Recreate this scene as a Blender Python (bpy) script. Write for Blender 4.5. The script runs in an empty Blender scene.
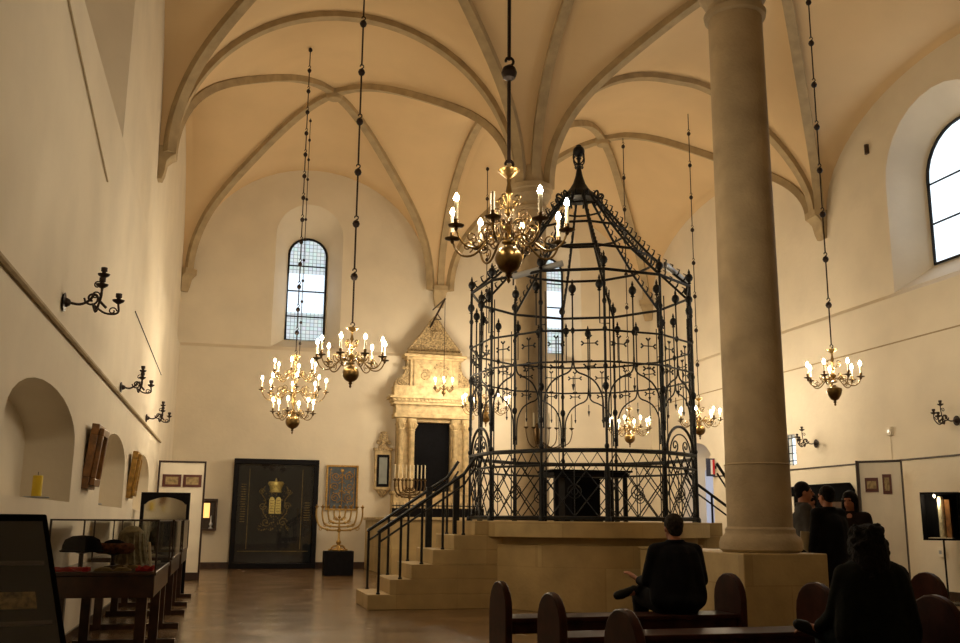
import bpy, bmesh, math, random
from mathutils import Vector, Matrix
random.seed(7)
R = math.radians
sc = bpy.context.scene
COL = sc.collection
PI = math.pi

# ------------------------------------------------------------------ helpers
def cat_rom(pts, k=5):
    P = [Vector(p) for p in pts]
    out = []
    for i in range(len(P)-1):
        p0 = P[i-1] if i else P[0]*2-P[1]
        p1, p2 = P[i], P[i+1]
        p3 = P[i+2] if i+2 < len(P) else P[-1]*2-P[-2]
        for j in range(k):
            t = j/k
            out.append(0.5*((2*p1)+(p2-p0)*t+(2*p0-5*p1+4*p2-p3)*t*t+(3*p1-p0-3*p2+p3)*t**3))
    out.append(P[-1])
    return out

class MB:
    def __init__(self):
        self.v = []; self.f = []
    def add(self, vs, fs, M=None):
        b = len(self.v)
        if M is not None: vs = [M @ Vector(p) for p in vs]
        self.v += [tuple(p) for p in vs]
        self.f += [tuple(b+i for i in q) for q in fs]
        return self
    def box(self, x0, x1, y0, y1, z0, z1, M=None):
        vs = [(x, y, z) for z in (z0, z1) for y in (y0, y1) for x in (x0, x1)]
        return self.add(vs, [(0,2,3,1),(4,5,7,6),(0,1,5,4),(2,6,7,3),(0,4,6,2),(1,3,7,5)], M)
    def prism(self, poly, a, b, axis='z', M=None):
        n = len(poly)
        def P(p, t):
            if axis == 'z': return (p[0], p[1], t)
            if axis == 'y': return (p[0], t, p[1])
            return (t, p[0], p[1])
        vs = [P(p, a) for p in poly]+[P(p, b) for p in poly]
        fs = [tuple(range(n-1, -1, -1)), tuple(range(n, 2*n))]
        fs += [(i, (i+1) % n, (i+1) % n+n, i+n) for i in range(n)]
        return self.add(vs, fs, M)
    def lathe(self, prof, n=16, c=(0,0,0), M=None, squash=1.0):
        vs = []; fs = []
        for r, z in prof:
            r = max(r, 1e-4)
            for i in range(n):
                a = 2*PI*i/n
                vs.append((c[0]+r*math.cos(a), c[1]+r*math.sin(a)*squash, c[2]+z))
        m = len(prof)
        for j in range(m-1):
            for i in range(n):
                k = (i+1) % n
                fs.append((j*n+i, j*n+k, (j+1)*n+k, (j+1)*n+i))
        fs.append(tuple(range(n-1, -1, -1))); fs.append(tuple((m-1)*n+i for i in range(n)))
        return self.add(vs, fs, M)
    def ball(self, c, r, n=12, s=(1,1,1), M=None):
        vs = []; fs = []; m = max(4, n//2+1)
        for j in range(m+1):
            t = -PI/2+PI*j/m
            for i in range(n):
                a = 2*PI*i/n
                rr = max(math.cos(t), 1e-4)
                vs.append((c[0]+r*s[0]*rr*math.cos(a), c[1]+r*s[1]*rr*math.sin(a), c[2]+r*s[2]*math.sin(t)))
        for j in range(m):
            for i in range(n):
                k = (i+1) % n
                fs.append((j*n+i, j*n+k, (j+1)*n+k, (j+1)*n+i))
        fs.append(tuple(range(n-1, -1, -1))); fs.append(tuple(m*n+i for i in range(n)))
        return self.add(vs, fs, M)
    def tube(self, pts, r, n=6, closed=False, M=None):
        P = [Vector(p) for p in pts]; m = len(P)
        rs = r if isinstance(r, (list, tuple)) else [r]*m
        T = []
        for i in range(m):
            if closed: t = P[(i+1) % m]-P[i-1]
            else: t = P[min(i+1, m-1)]-P[max(i-1, 0)]
            T.append(t.normalized() if t.length > 1e-9 else Vector((0,0,1)))
        ref = Vector((0,0,1)) if abs(T[0].z) < .9 else Vector((1,0,0))
        N = (ref-T[0]*ref.dot(T[0])).normalized()
        vs = []; fs = []
        for i in range(m):
            N = (N-T[i]*N.dot(T[i]))
            N = N.normalized() if N.length > 1e-6 else Vector((1,0,0))
            B = T[i].cross(N)
            for j in range(n):
                a = 2*PI*j/n
                vs.append(P[i]+(N*math.cos(a)+B*math.sin(a))*rs[i])
        L = m if closed else m-1
        for i in range(L):
            k = (i+1) % m
            for j in range(n):
                q = (j+1) % n
                fs.append((i*n+j, i*n+q, k*n+q, k*n+j))
        if not closed:
            fs.append(tuple(range(n-1, -1, -1))); fs.append(tuple((m-1)*n+j for j in range(n)))
        return self.add(vs, fs, M)
    def capsule(self, a, ra, b, rb, n=14):
        a = Vector(a); b = Vector(b); d = (b-a)
        u = d.normalized() if d.length > 1e-6 else Vector((0,0,1))
        pts = []; rs = []
        for k in range(4):
            t = PI/2*k/4
            pts.append(a-u*ra*math.cos(t)); rs.append(max(ra*math.sin(t), 1e-3))
        pts.append(a); rs.append(ra); pts.append(b); rs.append(rb)
        for k in range(1, 5):
            t = PI/2*k/4
            pts.append(b+u*rb*math.sin(t)); rs.append(max(rb*math.cos(t), 1e-3))
        return self.tube(pts, rs, n)
    def sweep(self, pts, side, prof):
        # profile (s, d): s along the fixed side vector, d along the downward normal
        P = [Vector(p) for p in pts]; S = Vector(side).normalized(); m = len(P); n = len(prof)
        vs = []; fs = []
        for i in range(m):
            t = (P[min(i+1, m-1)]-P[max(i-1, 0)]).normalized()
            D = t.cross(S)
            if D.z > 0: D = -D
            if abs(D.z) < 1e-3 and i: D = D if D.dot(last) > 0 else -D
            elif i and D.dot(last) < 0: D = -D
            last = D
            for s, d in prof: vs.append(P[i]+S*s+D*d)
        for i in range(m-1):
            for j in range(n):
                q = (j+1) % n
                fs.append((i*n+j, i*n+q, (i+1)*n+q, (i+1)*n+j))
        fs.append(tuple(range(n-1, -1, -1))); fs.append(tuple((m-1)*n+j for j in range(n)))
        return self.add(vs, fs)
    def build(self, name, mat, parent=None, loc=None, rot=None, bevel=0, sharp=35):
        me = bpy.data.meshes.new(name)
        me.from_pydata(self.v, [], self.f)
        bm = bmesh.new(); bm.from_mesh(me)
        bmesh.ops.recalc_face_normals(bm, faces=bm.faces)
        bm.to_mesh(me); bm.free()
        me.polygons.foreach_set('use_smooth', [True]*len(me.polygons))
        me.set_sharp_from_angle(angle=R(sharp))
        me.materials.append(M_[mat] if isinstance(mat, str) else mat)
        o = bpy.data.objects.new(name, me); COL.objects.link(o)
        if parent: o.parent = parent
        if loc: o.location = loc
        if rot: o.rotation_euler = rot
        if bevel:
            b = o.modifiers.new('bevel', 'BEVEL'); b.width = bevel; b.segments = 2; b.limit_method = 'ANGLE'
        return o

def tag(o, label=None, cat=None, group=None, kind=None):
    if label: o['label'] = label
    if cat: o['category'] = cat
    if group: o['group'] = group
    if kind: o['kind'] = kind
    return o
def thing(name, label, cat, loc=(0,0,0), rz=0, group=None):
    o = bpy.data.objects.new(name, None); COL.objects.link(o)
    o.location = loc; o.rotation_euler = (0, 0, rz)
    return tag(o, label, cat, group)
def struct(o): o['kind'] = 'structure'; return o
def kids(o): return [c for c in bpy.data.objects if c.parent == o]
def copy_tree(o, parent=None):
    c = o.copy(); COL.objects.link(c); c.parent = parent
    for ch in kids(o): copy_tree(ch, c)
    return c
def spiral(c, r0, r1, a0, turns, plane='xz', n=18):
    out = []
    for i in range(n+1):
        t = i/n; r = r0+(r1-r0)*t; a = a0+turns*2*PI*t
        x = r*math.cos(a); z = r*math.sin(a)
        out.append((c[0]+x, c[1], c[2]+z) if plane == 'xz' else (c[0], c[1]+x, c[2]+z))
    return out

# ------------------------------------------------------------------ materials
M_ = {}
def mat(name, col, rough=.6, metal=0, var=.12, scale=3, bump=0, bscale=40, emit=None, estr=0, spec=None, coat=0, col2=None):
    m = bpy.data.materials.new(name); m.use_nodes = True
    nt = m.node_tree; b = nt.nodes['Principled BSDF']
    b.inputs['Roughness'].default_value = rough
    b.inputs['Metallic'].default_value = metal
    if spec is not None: b.inputs['Specular IOR Level'].default_value = spec
    if coat: b.inputs['Coat Weight'].default_value = coat; b.inputs['Coat Roughness'].default_value = .15
    tc = nt.nodes.new('ShaderNodeTexCoord')
    nz = nt.nodes.new('ShaderNodeTexNoise'); nz.inputs['Scale'].default_value = scale; nz.inputs['Detail'].default_value = 6
    nt.links.new(tc.outputs['Object'], nz.inputs['Vector'])
    cr = nt.nodes.new('ShaderNodeValToRGB')
    c2 = col2 if col2 else tuple(max(0, c*(1-var*2)) for c in col)
    cr.color_ramp.elements[0].position = .3; cr.color_ramp.elements[0].color = (*c2, 1)
    cr.color_ramp.elements[1].position = .65; cr.color_ramp.elements[1].color = (*col, 1)
    nt.links.new(nz.outputs['Fac'], cr.inputs['Fac'])
    nt.links.new(cr.outputs['Color'], b.inputs['Base Color'])
    if bump:
        n2 = nt.nodes.new('ShaderNodeTexNoise'); n2.inputs['Scale'].default_value = bscale; n2.inputs['Detail'].default_value = 5
        nt.links.new(tc.outputs['Object'], n2.inputs['Vector'])
        bp = nt.nodes.new('ShaderNodeBump'); bp.inputs['Strength'].default_value = bump; bp.inputs['Distance'].default_value = .02
        nt.links.new(n2.outputs['Fac'], bp.inputs['Height']); nt.links.new(bp.outputs['Normal'], b.inputs['Normal'])
    if emit:
        b.inputs['Emission Color'].default_value = (*emit, 1); b.inputs['Emission Strength'].default_value = estr
    M_[name] = m
    return m
mat('plaster', (.79,.71,.57), .9, var=.05, scale=1.1, bump=.25, bscale=9)
mat('vault_plaster', (.74,.55,.32), .9, var=.04, scale=.8, bump=.15, bscale=6)
mat('rib_stone', (.47,.36,.21), .85, var=.12, scale=4, bump=.3, bscale=30)
mat('column_stone', (.50,.385,.235), .75, var=.15, scale=2.2, bump=.35, bscale=25)
mat('bimah_stone', (.52,.385,.18), .6, var=.13, scale=2.5, bump=.2, bscale=20)
mat('ark_stone', (.66,.50,.27), .7, var=.22, scale=7, bump=.5, bscale=30)
mat('ark_relief', (.60,.44,.23), .7, var=.4, scale=22, bump=1, bscale=45)
mat('iron', (.018,.019,.022), .42, metal=.6, var=.2, scale=20, bump=.3, bscale=60)
mat('chain_iron', (.035,.020,.015), .5, metal=.5, var=.2, scale=20)
mat('brass', (.25,.155,.055), .32, metal=.95, var=.25, scale=14)
mat('polished_brass', (.60,.40,.14), .28, metal=.95, var=.15, scale=14)
mat('dark_brass', (.16,.10,.045), .4, metal=.9, var=.25, scale=14)
mat('candle', (.82,.72,.5), .5, var=.05)
mat('bulb', (1,.9,.7), .4, var=0, emit=(1,.83,.58), estr=560)
mat('bright_bulb', (1,.9,.7), .4, var=0, emit=(1,.83,.58), estr=880)
mat('yellow_wax', (.85,.62,.03), .45, var=.05)
mat('dark_wood', (.055,.022,.012), .3, var=.3, scale=9, coat=.4)
mat('bench_wood', (.050,.014,.008), .45, var=.3, scale=7, spec=.13)
mat('frame_wood', (.30,.13,.035), .4, var=.3, scale=12, coat=.4)
mat('black_wood', (.008,.007,.009), .5, var=.2, scale=12, spec=.10)
mat('black_cloth', (.006,.006,.008), .9, var=.2, scale=12, spec=.12)
mat('navy_velvet', (.008,.011,.018), .7, var=.3, scale=12)
mat('gold_thread', (.75,.58,.18), .4, metal=.6, var=.25, scale=30)
mat('dull_gold', (.42,.29,.10), .6, metal=.4, var=.4, scale=30)
mat('panel_white', (.84,.77,.64), .8, var=.04)
mat('dark_frame', (.035,.016,.012), .4, var=.2)
mat('maroon', (.10,.022,.016), .5, var=.1)
mat('gilt', (.55,.32,.08), .4, metal=.5, var=.25, scale=20)
mat('black_board', (.008,.008,.009), 1, var=.2, spec=.0)
mat('red_cloth', (.55,.02,.02), .8, var=.2, scale=15)
mat('hat_felt', (.010,.010,.012), .9, var=.2, spec=.12)
mat('brown_fur', (.26,.09,.035), .95, var=.45, scale=25, bump=1, bscale=80)
mat('grey_cloth', (.62,.56,.38), .9, var=.25, scale=18, bump=.6, bscale=40)
mat('paper', (.78,.70,.52), .8, var=.1, scale=8)
mat('parchment', (.42,.31,.15), .8, var=.3, scale=14)
mat('skin', (.44,.19,.115), .55, var=.08, scale=6)
mat('dark_hair', (.010,.007,.006), .7, var=.4, scale=40, bump=1, bscale=60, spec=.12)
mat('grey_hair', (.045,.035,.028), .75, var=.4, scale=40, bump=1, bscale=60, spec=.12)
mat('black_jacket', (.008,.008,.011), .85, var=.3, scale=5, bump=.5, bscale=12, spec=.12)
mat('brown_jacket', (.022,.012,.009), .85, var=.3, scale=5, bump=.5, bscale=12, spec=.12)
mat('grey_shirt', (.09,.085,.085), .85, var=.3, scale=5, bump=.5, bscale=12, spec=.12)
mat('green_jacket', (.006,.007,.005), .88, var=.3, scale=5, bump=.5, bscale=12, spec=.12)
mat('dark_trousers', (.010,.010,.014), .85, var=.3, scale=5, spec=.12)
mat('denim', (.03,.05,.07), .85, var=.3, scale=9, spec=.12)
mat('shoe', (.022,.022,.020), .5, var=.2, spec=.12)
mat('eye', (.02,.015,.01), .2, var=0)
mat('lip', (.35,.09,.07), .5, var=0)
mat('grey_metal', (.45,.47,.50), .35, metal=.3, var=.1)
mat('slate', (.30,.32,.30), .6, var=.15)
mat('door_light', (.62,.66,.78), .8, var=.04)
mat('sign_blue', (.02,.03,.08), .5, var=0); mat('sign_red', (.6,.02,.03), .5, var=0); mat('sign_white', (.8,.8,.85), .5, var=0)
mat('lamp_glow', (1,.8,.4), .5, var=0, emit=(1,.50,.13), estr=1.3)
mat('spot_glow', (1,.9,.7), .5, var=0, emit=(1,.86,.6), estr=12)

def glass():
    m = bpy.data.materials.new('glass'); m.use_nodes = True; nt = m.node_tree
    for n in list(nt.nodes): nt.nodes.remove(n)
    out = nt.nodes.new('ShaderNodeOutputMaterial'); mx = nt.nodes.new('ShaderNodeMixShader')
    tr = nt.nodes.new('ShaderNodeBsdfTransparent'); tr.inputs[0].default_value = (.975,.98,.97,1)
    gl = nt.nodes.new('ShaderNodeBsdfGlossy'); gl.inputs['Roughness'].default_value = .03
    fr = nt.nodes.new('ShaderNodeFresnel'); fr.inputs[0].default_value = 1.5
    nt.links.new(fr.outputs[0], mx.inputs[0]); nt.links.new(tr.outputs[0], mx.inputs[1]); nt.links.new(gl.outputs[0], mx.inputs[2])
    nt.links.new(mx.outputs[0], out.inputs[0]); M_['glass'] = m
glass()

def floor_mat():
    m = bpy.data.materials.new('floor_stone'); m.use_nodes = True; nt = m.node_tree; b = nt.nodes['Principled BSDF']
    tc = nt.nodes.new('ShaderNodeTexCoord'); br = nt.nodes.new('ShaderNodeTexBrick')
    br.inputs['Scale'].default_value = 1; br.inputs['Brick Width'].default_value = .9; br.inputs['Row Height'].default_value = .6
    br.inputs['Mortar Size'].default_value = .006
    br.inputs['Color1'].default_value = (.185,.112,.055,1); br.inputs['Color2'].default_value = (.105,.062,.030,1); br.inputs['Mortar'].default_value = (.05,.03,.015,1)
    nt.links.new(tc.outputs['Object'], br.inputs['Vector'])
    nz = nt.nodes.new('ShaderNodeTexNoise'); nz.inputs['Scale'].default_value = 1.7; nz.inputs['Detail'].default_value = 7
    nt.links.new(tc.outputs['Object'], nz.inputs['Vector'])
    mx = nt.nodes.new('ShaderNodeMixRGB'); mx.blend_type = 'MULTIPLY'; mx.inputs[0].default_value = .6
    nt.links.new(br.outputs['Color'], mx.inputs[1]); nt.links.new(nz.outputs['Fac'], mx.inputs[2])
    mul = nt.nodes.new('ShaderNodeMixRGB'); mul.blend_type = 'ADD'; mul.inputs[0].default_value = .35
    nt.links.new(mx.outputs[0], mul.inputs[1]); nt.links.new(br.outputs['Color'], mul.inputs[2])
    nt.links.new(mul.outputs[0], b.inputs['Base Color'])
    mr = nt.nodes.new('ShaderNodeMapRange'); mr.inputs['To Min'].default_value = .12; mr.inputs['To Max'].default_value = .34
    nt.links.new(nz.outputs['Fac'], mr.inputs['Value']); nt.links.new(mr.outputs[0], b.inputs['Roughness'])
    bp = nt.nodes.new('ShaderNodeBump'); bp.inputs['Strength'].default_value = .12; bp.inputs['Distance'].default_value = .01
    nt.links.new(nz.outputs['Fac'], bp.inputs['Height']); nt.links.new(bp.outputs['Normal'], b.inputs['Normal'])
    M_['floor_stone'] = m
floor_mat()

def stone_blocks(name, c1, c2, bw, bh, mode='xz'):
    m = M_[name]; nt = m.node_tree; b = nt.nodes['Principled BSDF']
    tc = [n for n in nt.nodes if n.type == 'TEX_COORD'][0]
    src = b.inputs['Base Color'].links[0].from_socket
    sp = nt.nodes.new('ShaderNodeSeparateXYZ'); nt.links.new(tc.outputs['Object'], sp.inputs[0])
    ad = nt.nodes.new('ShaderNodeMath'); ad.operation = 'ADD'
    nt.links.new(sp.outputs['X'], ad.inputs[0]); nt.links.new(sp.outputs['Y'], ad.inputs[1])
    cb = nt.nodes.new('ShaderNodeCombineXYZ'); nt.links.new(ad.outputs[0], cb.inputs[0]); nt.links.new(sp.outputs['Z'], cb.inputs[1])
    br = nt.nodes.new('ShaderNodeTexBrick'); br.inputs['Scale'].default_value = 1
    br.inputs['Brick Width'].default_value = bw; br.inputs['Row Height'].default_value = bh; br.inputs['Mortar Size'].default_value = .006
    br.inputs['Color1'].default_value = (1,1,1,1); br.inputs['Color2'].default_value = (*c2, 1); br.inputs['Mortar'].default_value = (*c1, 1)
    nt.links.new(cb.outputs[0], br.inputs['Vector'])
    mx = nt.nodes.new('ShaderNodeMixRGB'); mx.blend_type = 'MULTIPLY'; mx.inputs[0].default_value = 1
    nt.links.new(src, mx.inputs[1]); nt.links.new(br.outputs['Color'], mx.inputs[2]); nt.links.new(mx.outputs[0], b.inputs['Base Color'])
stone_blocks('bimah_stone', (.82,.78,.72), (.9,.86,.8), .9, .62)

def pane_mat(name, top, mid, estr, leaded=True, z0=6.3, z1=9.3):
    m = bpy.data.materials.new(name); m.use_nodes = True; nt = m.node_tree; b = nt.nodes['Principled BSDF']
    b.inputs['Base Color'].default_value = (.1,.1,.1,1); b.inputs['Roughness'].default_value = .2
    tc = nt.nodes.new('ShaderNodeTexCoord')
    em = nt.nodes.new('ShaderNodeRGB'); em.outputs[0].default_value = (*mid, 1)
    src = em.outputs[0]
    if leaded:
        vo = nt.nodes.new('ShaderNodeTexVoronoi'); vo.inputs['Scale'].default_value = 9; vo.inputs['Randomness'].default_value = .0
        vo.feature = 'DISTANCE_TO_EDGE'
        nt.links.new(tc.outputs['Object'], vo.inputs['Vector'])
        vc = nt.nodes.new('ShaderNodeTexVoronoi'); vc.inputs['Scale'].default_value = 9; vc.inputs['Randomness'].default_value = 0
        nt.links.new(tc.outputs['Object'], vc.inputs['Vector'])
        cr = nt.nodes.new('ShaderNodeValToRGB'); cr.color_ramp.elements[0].position = .02; cr.color_ramp.elements[0].color = (.12,.15,.18,1)
        cr.color_ramp.elements[1].position = .09; cr.color_ramp.elements[1].color = (1,1,1,1)
        nt.links.new(vo.outputs['Distance'], cr.inputs['Fac'])
        hs = nt.nodes.new('ShaderNodeMixRGB'); hs.inputs[0].default_value = .07; hs.inputs[1].default_value = (*top, 1)
        nt.links.new(vc.outputs['Color'], hs.inputs[2])
        m1 = nt.nodes.new('ShaderNodeMixRGB'); m1.blend_type = 'MULTIPLY'; m1.inputs[0].default_value = 1
        nt.links.new(hs.outputs[0], m1.inputs[1]); nt.links.new(cr.outputs[0], m1.inputs[2])
        # roundel bands at the head and the foot of the window, clear quarries between
        sp = nt.nodes.new('ShaderNodeSeparateXYZ'); nt.links.new(tc.outputs['Object'], sp.inputs[0])
        mr = nt.nodes.new('ShaderNodeMapRange'); mr.inputs['From Min'].default_value = z0; mr.inputs['From Max'].default_value = z1
        nt.links.new(sp.outputs['Z'], mr.inputs['Value'])
        rp = nt.nodes.new('ShaderNodeValToRGB'); rp.color_ramp.interpolation = 'CONSTANT'
        rp.color_ramp.elements[0].position = 0; rp.color_ramp.elements[0].color = (0,0,0,1)
        rp.color_ramp.elements[1].position = .27; rp.color_ramp.elements[1].color = (1,1,1,1)
        e = rp.color_ramp.elements.new(.66); e.color = (0,0,0,1)
        nt.links.new(mr.outputs[0], rp.inputs['Fac'])
        m2 = nt.nodes.new('ShaderNodeMixRGB'); nt.links.new(rp.outputs[0], m2.inputs[0]); nt.links.new(m1.outputs[0], m2.inputs[1])
        m3 = nt.nodes.new('ShaderNodeMixRGB'); m3.blend_type = 'MULTIPLY'; m3.inputs[0].default_value = .30
        nt.links.new(em.outputs[0], m3.inputs[1]); nt.links.new(cr.outputs[0], m3.inputs[2])
        nt.links.new(m3.outputs[0], m2.inputs[2]); src = m2.outputs[0]
    nt.links.new(src, b.inputs['Emission Color']); b.inputs['Emission Strength'].default_value = estr
    M_[name] = m
pane_mat('pane_leaded', (.42,.50,.52), (.72,.86,1.0), 1.3)
pane_mat('door_daylight', (.8,.9,1), (.50,.55,.72), .55, leaded=False)  # bluish glow of the door leaf, emitted in place of daylight in the doorway
pane_mat('pane_clear', (.8,.9,1), (.80,.92,1.0), 1.6, leaded=False)

# ------------------------------------------------------------------ room geometry
XL, XC, XR = -1.55, 5.6, 12.2
YB, Y1, Y2, YF = -1.3, 9.9, 17.9, 27.0
ZS, RISE, DOME = 7.95, 3.3, .25
BX = [(XL, XC), (XC, XR)]; BY = [(YB, Y1), (Y1, Y2), (Y2, YF)]
PIERS = {XL: .08, XC: .28, XR: .08, YB: .1, Y1: .17, Y2: .17, YF: .08}
def eff(lo, hi): return lo+PIERS[lo], hi-PIERS[hi]
def prof(t, lo, hi):
    a, b = eff(lo, hi)
    return min(1, abs(t-(a+b)/2)/((b-a)/2))
def rise(x):
    if x <= XC: return RISE
    t = (x-XC)/(XR-XC)
    return RISE-.48*min(1, t*2)-.75*max(0, (t-.55)/.45)**1.5
def dome(x, P): return (.42 if x < XC else .46)*P*P-1.0*P*(1-math.sqrt(max(0, P)))
def vault_z(x, y):
    bx = BX[0] if x < XC else BX[1]
    by = BY[0] if y < Y1 else BY[1] if y < Y2 else BY[2]
    u = prof(x, *bx); v = prof(y, *by)
    return ZS+rise(x)*math.sqrt(max(0, 1-min(u, v)**2))+dome(x, (1-u*u)*(1-v*v))
def axis_samples(lo, hi, n=28):
    a, b = eff(lo, hi); c = (a+b)/2; h = (b-a)/2
    return [lo]+[c+h*math.sin(-PI/2+PI*i/n) for i in range(n+1)]+[hi]
xs = axis_samples(*BX[0])+axis_samples(*BX[1])[1:]
ys = axis_samples(*BY[0])+axis_samples(*BY[1])[1:]+axis_samples(*BY[2])[1:]
mb = MB()
xs = [XL-.3]+xs+[XR+.3]; ys = ys+[YF+.3]
W = len(xs)
vs = [(x, y, vault_z(x, y)) for y in ys for x in xs]
fs = []
def uv_gap(x, y):
    bx = BX[0] if x < XC else BX[1]; by = BY[0] if y < Y1 else BY[1] if y < Y2 else BY[2]
    return abs(prof(x, *bx)-prof(y, *by))
for j in range(len(ys)-1):
    for i in range(W-1):
        a, b, c, d = j*W+i, j*W+i+1, (j+1)*W+i+1, (j+1)*W+i
        ga = uv_gap(*vs[a][:2])+uv_gap(*vs[c][:2]); gb = uv_gap(*vs[b][:2])+uv_gap(*vs[d][:2])
        fs += [(a, b, c), (a, c, d)] if ga < gb else [(a, b, d), (b, c, d)]
mb.add(vs, fs)
# closed upper side so the vault is a shell with thickness
b0 = len(mb.v); mb.v += [(x, y, 12.3) for x, y in [(XL-.9,YB-.3),(XR+.9,YB-.3),(XR+.9,YF+.9),(XL-.9,YF+.9)]]; mb.f.append((b0,b0+1,b0+2,b0+3))
o = struct(mb.build('ceiling', 'vault_plaster', sharp=50))

# floor
mb = MB(); mb.box(XL-1, XR+1, YB-.5, YF+1, -.2, 0); struct(mb.build('floor', 'floor_stone'))

def fill_poly(outer, holes):
    bm = bmesh.new(); edges = []
    for loop in [outer]+holes:
        vv = [bm.verts.new((p[0], p[1], 0)) for p in loop]
        for i in range(len(vv)): edges.append(bm.edges.new((vv[i], vv[(i+1) % len(vv)])))
    bmesh.ops.triangle_fill(bm, use_beauty=True, edges=edges, normal=(0,0,1))
    bm.verts.index_update()
    V = [tuple(v.co) for v in bm.verts]; F = [tuple(v.index for v in f.verts) for f in bm.faces]
    bm.free(); return V, F
def arch(u0, u1, v0, vs_, rise, n=14):
    c = (u0+u1)/2; h = (u1-u0)/2
    return [(u0, v0), (u1, v0)]+[(c+h*math.cos(PI*i/n), vs_+rise*math.sin(PI*i/n)) for i in range(n+1)]
def wall_sheet(mb, P, outer, holes):
    V, F = fill_poly(outer, [h['out'] for h in holes])
    mb.add([P(a, b, 0) for a, b, _ in V], F)
    for h in holes:
        o_, i_, d = h['out'], h['inn'], h['d']; n = len(o_)
        vs = [P(a, b, 0) for a, b in o_]+[P(a, b, d) for a, b in i_]
        fs = [(k, (k+1) % n, n+(k+1) % n, n+k) for k in range(n)]
        if h.get('back', True): fs.append(tuple(range(n, 2*n)))
        mb.add(vs, fs)
LEDGE = 5.88
def rect(a, b, c, d): return [(a, c), (b, c), (b, d), (a, d)]

def build_wall(name, P, u0, u1, low_holes, up_holes, step=.09, LEDGE=LEDGE):
    mb = MB()
    wall_sheet(mb, P, rect(u0, u1, 0, LEDGE), low_holes)
    Pu = lambda a, b, d: P(a, b, d+step)
    wall_sheet(mb, Pu, rect(u0, u1, LEDGE+.10, 12.2), up_holes)
    mb.add([P(u0, LEDGE, 0), P(u1, LEDGE, 0), P(u1, LEDGE+.10, step), P(u0, LEDGE+.10, step)], [(0,1,2,3)])
    # outer face: the wall is a solid about a metre thick
    mb.add([P(u0, 0, 1.0), P(u1, 0, 1.0), P(u1, 12.2, 1.0), P(u0, 12.2, 1.0)], [(0,1,2,3)])
    return struct(mb.build(name, 'plaster', sharp=30))
def window(n, P, inn, depth, bars, matname, label=None):
    mbf = MB(); mbf.tube([P(a, b, depth-.03) for a, b in inn], .035, 6, closed=True)
    us = [a for a, b in inn]; c = (min(us)+max(us))/2; h = (max(us)-min(us))/2
    for z in bars: mbf.tube([P(c-h, z, depth-.03), P(c+h, z, depth-.03)], .022, 6)
    w = struct(mbf.build('window_%d' % n, 'iron'))
    m2 = MB(); m2.prism(inn, 0, .03)
    m2.v = [tuple(P(x, y, depth-.01+z)) for x, y, z in m2.v]
    p = m2.build('pane', matname, w)
    return w
Pfar = lambda a, b, d: (a, YF+d, b)
Pleft = lambda a, b, d: (XL-d, a, b)
Pright = lambda a, b, d: (XR+d, a, b)
Pback = lambda a, b, d: (a, YB-d, b)
# far wall windows
wf = []
for i, (cx, ) in enumerate([(1.80,), (9.08,)]):
    out = arch(cx-.95, cx+.95, 5.99, 9.25, .95); inn = arch(cx-.54, cx+.54, 6.32, 8.82, .50)
    wf.append(dict(out=out, inn=inn, d=.62))
build_wall('wall_far', Pfar, XL-.3, XR+.3, [], wf)
window(1, lambda a, b, d: Pfar(a, b, d+.09), wf[0]['inn'], .60, [7.0, 7.75, 8.5], 'pane_leaded')
window(2, lambda a, b, d: Pfar(a, b, d+.09), wf[1]['inn'], .60, [7.0, 7.75, 8.5], 'pane_leaded')
# left wall niches and high window bays
lh = []
for y0, y1 in [(2.6, 5.2), (7.3, 10.5), (12.75, 15.45), (17.1, 20.0)]:
    o_ = arch(y0, y1, 1.41, 1.98, .40); i_ = arch(y0+.06, y1-.06, 1.42, 1.96, .38)
    lh.append(dict(out=o_, inn=i_, d=.45))
lu = []
for y0, y1 in [(9.2, 12.75)]:
    lu.append(dict(out=arch(y0, y1, 5.99, 8.4, 1.6), inn=arch(y0+.9, y1-.9, 6.5, 8.2, .9), d=.75))
build_wall('wall_left', Pleft, YB, YF+.3, lh, lu)
# right wall: doorway far away, small grilled opening, big splayed window
KR = 12.2/12.85
rl = [dict(out=arch(23.25, 25.0, 0.01, 2.80, .6), inn=arch(23.35, 24.9, 0.01, 2.75, .55), d=.7),
      dict(out=rect(19.32, 19.89, 2.55, 3.25), inn=rect(19.38, 19.83, 2.60, 3.20), d=.3)]
ru = [dict(out=arch(12.75, 15.73, 5.69, 7.9, 1.40), inn=arch(13.3, 15.2, 6.17, 7.85, .90), d=.60)]
build_wall('wall_right', Pright, YB, YF+.3, rl, ru, LEDGE=5.58)
window(4, lambda a, b, d: Pright(a, b, d+.09), ru[0]['inn'], .58, [6.95, 7.75], 'pane_clear')
# grilled opening
g = MB()
for k in range(4): g.tube([(XR+.05, 19.38+k*.15, 2.56), (XR+.05, 19.38+k*.15, 3.24)], .012, 5)
for k in range(4): g.tube([(XR+.05, 19.33, 2.66+k*.17), (XR+.05, 19.88, 2.66+k*.17)], .012, 5)
w5 = struct(g.build('window_5', 'iron'))
MB().box(XR+.24, XR+.27, 19.39, 19.82, 2.61, 3.19).build('pane', 'pane_clear', w5)
# doorway leaf in the deep arch, daylight put into it as bluish emission
dl = MB().prism([(23.37, .02), (24.88, .02), (24.88, 2.70), (24.12, 3.25), (23.37, 2.70)], XR+.62, XR+.66, 'x')
dob = struct(dl.build('door_1', 'door_daylight')); hb = MB(); hb.tube([(XR+.60,23.5,1.05),(XR+.56,23.5,1.05),(XR+.56,23.65,1.05)], .012)
hb.build('door_handle', 'iron', dob)
# back wall behind the camera
mb = MB(); mb.box(XL-1, XR+1, YB-.5, YB, 0, 12.2); struct(mb.build('wall_back', 'plaster'))

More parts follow.
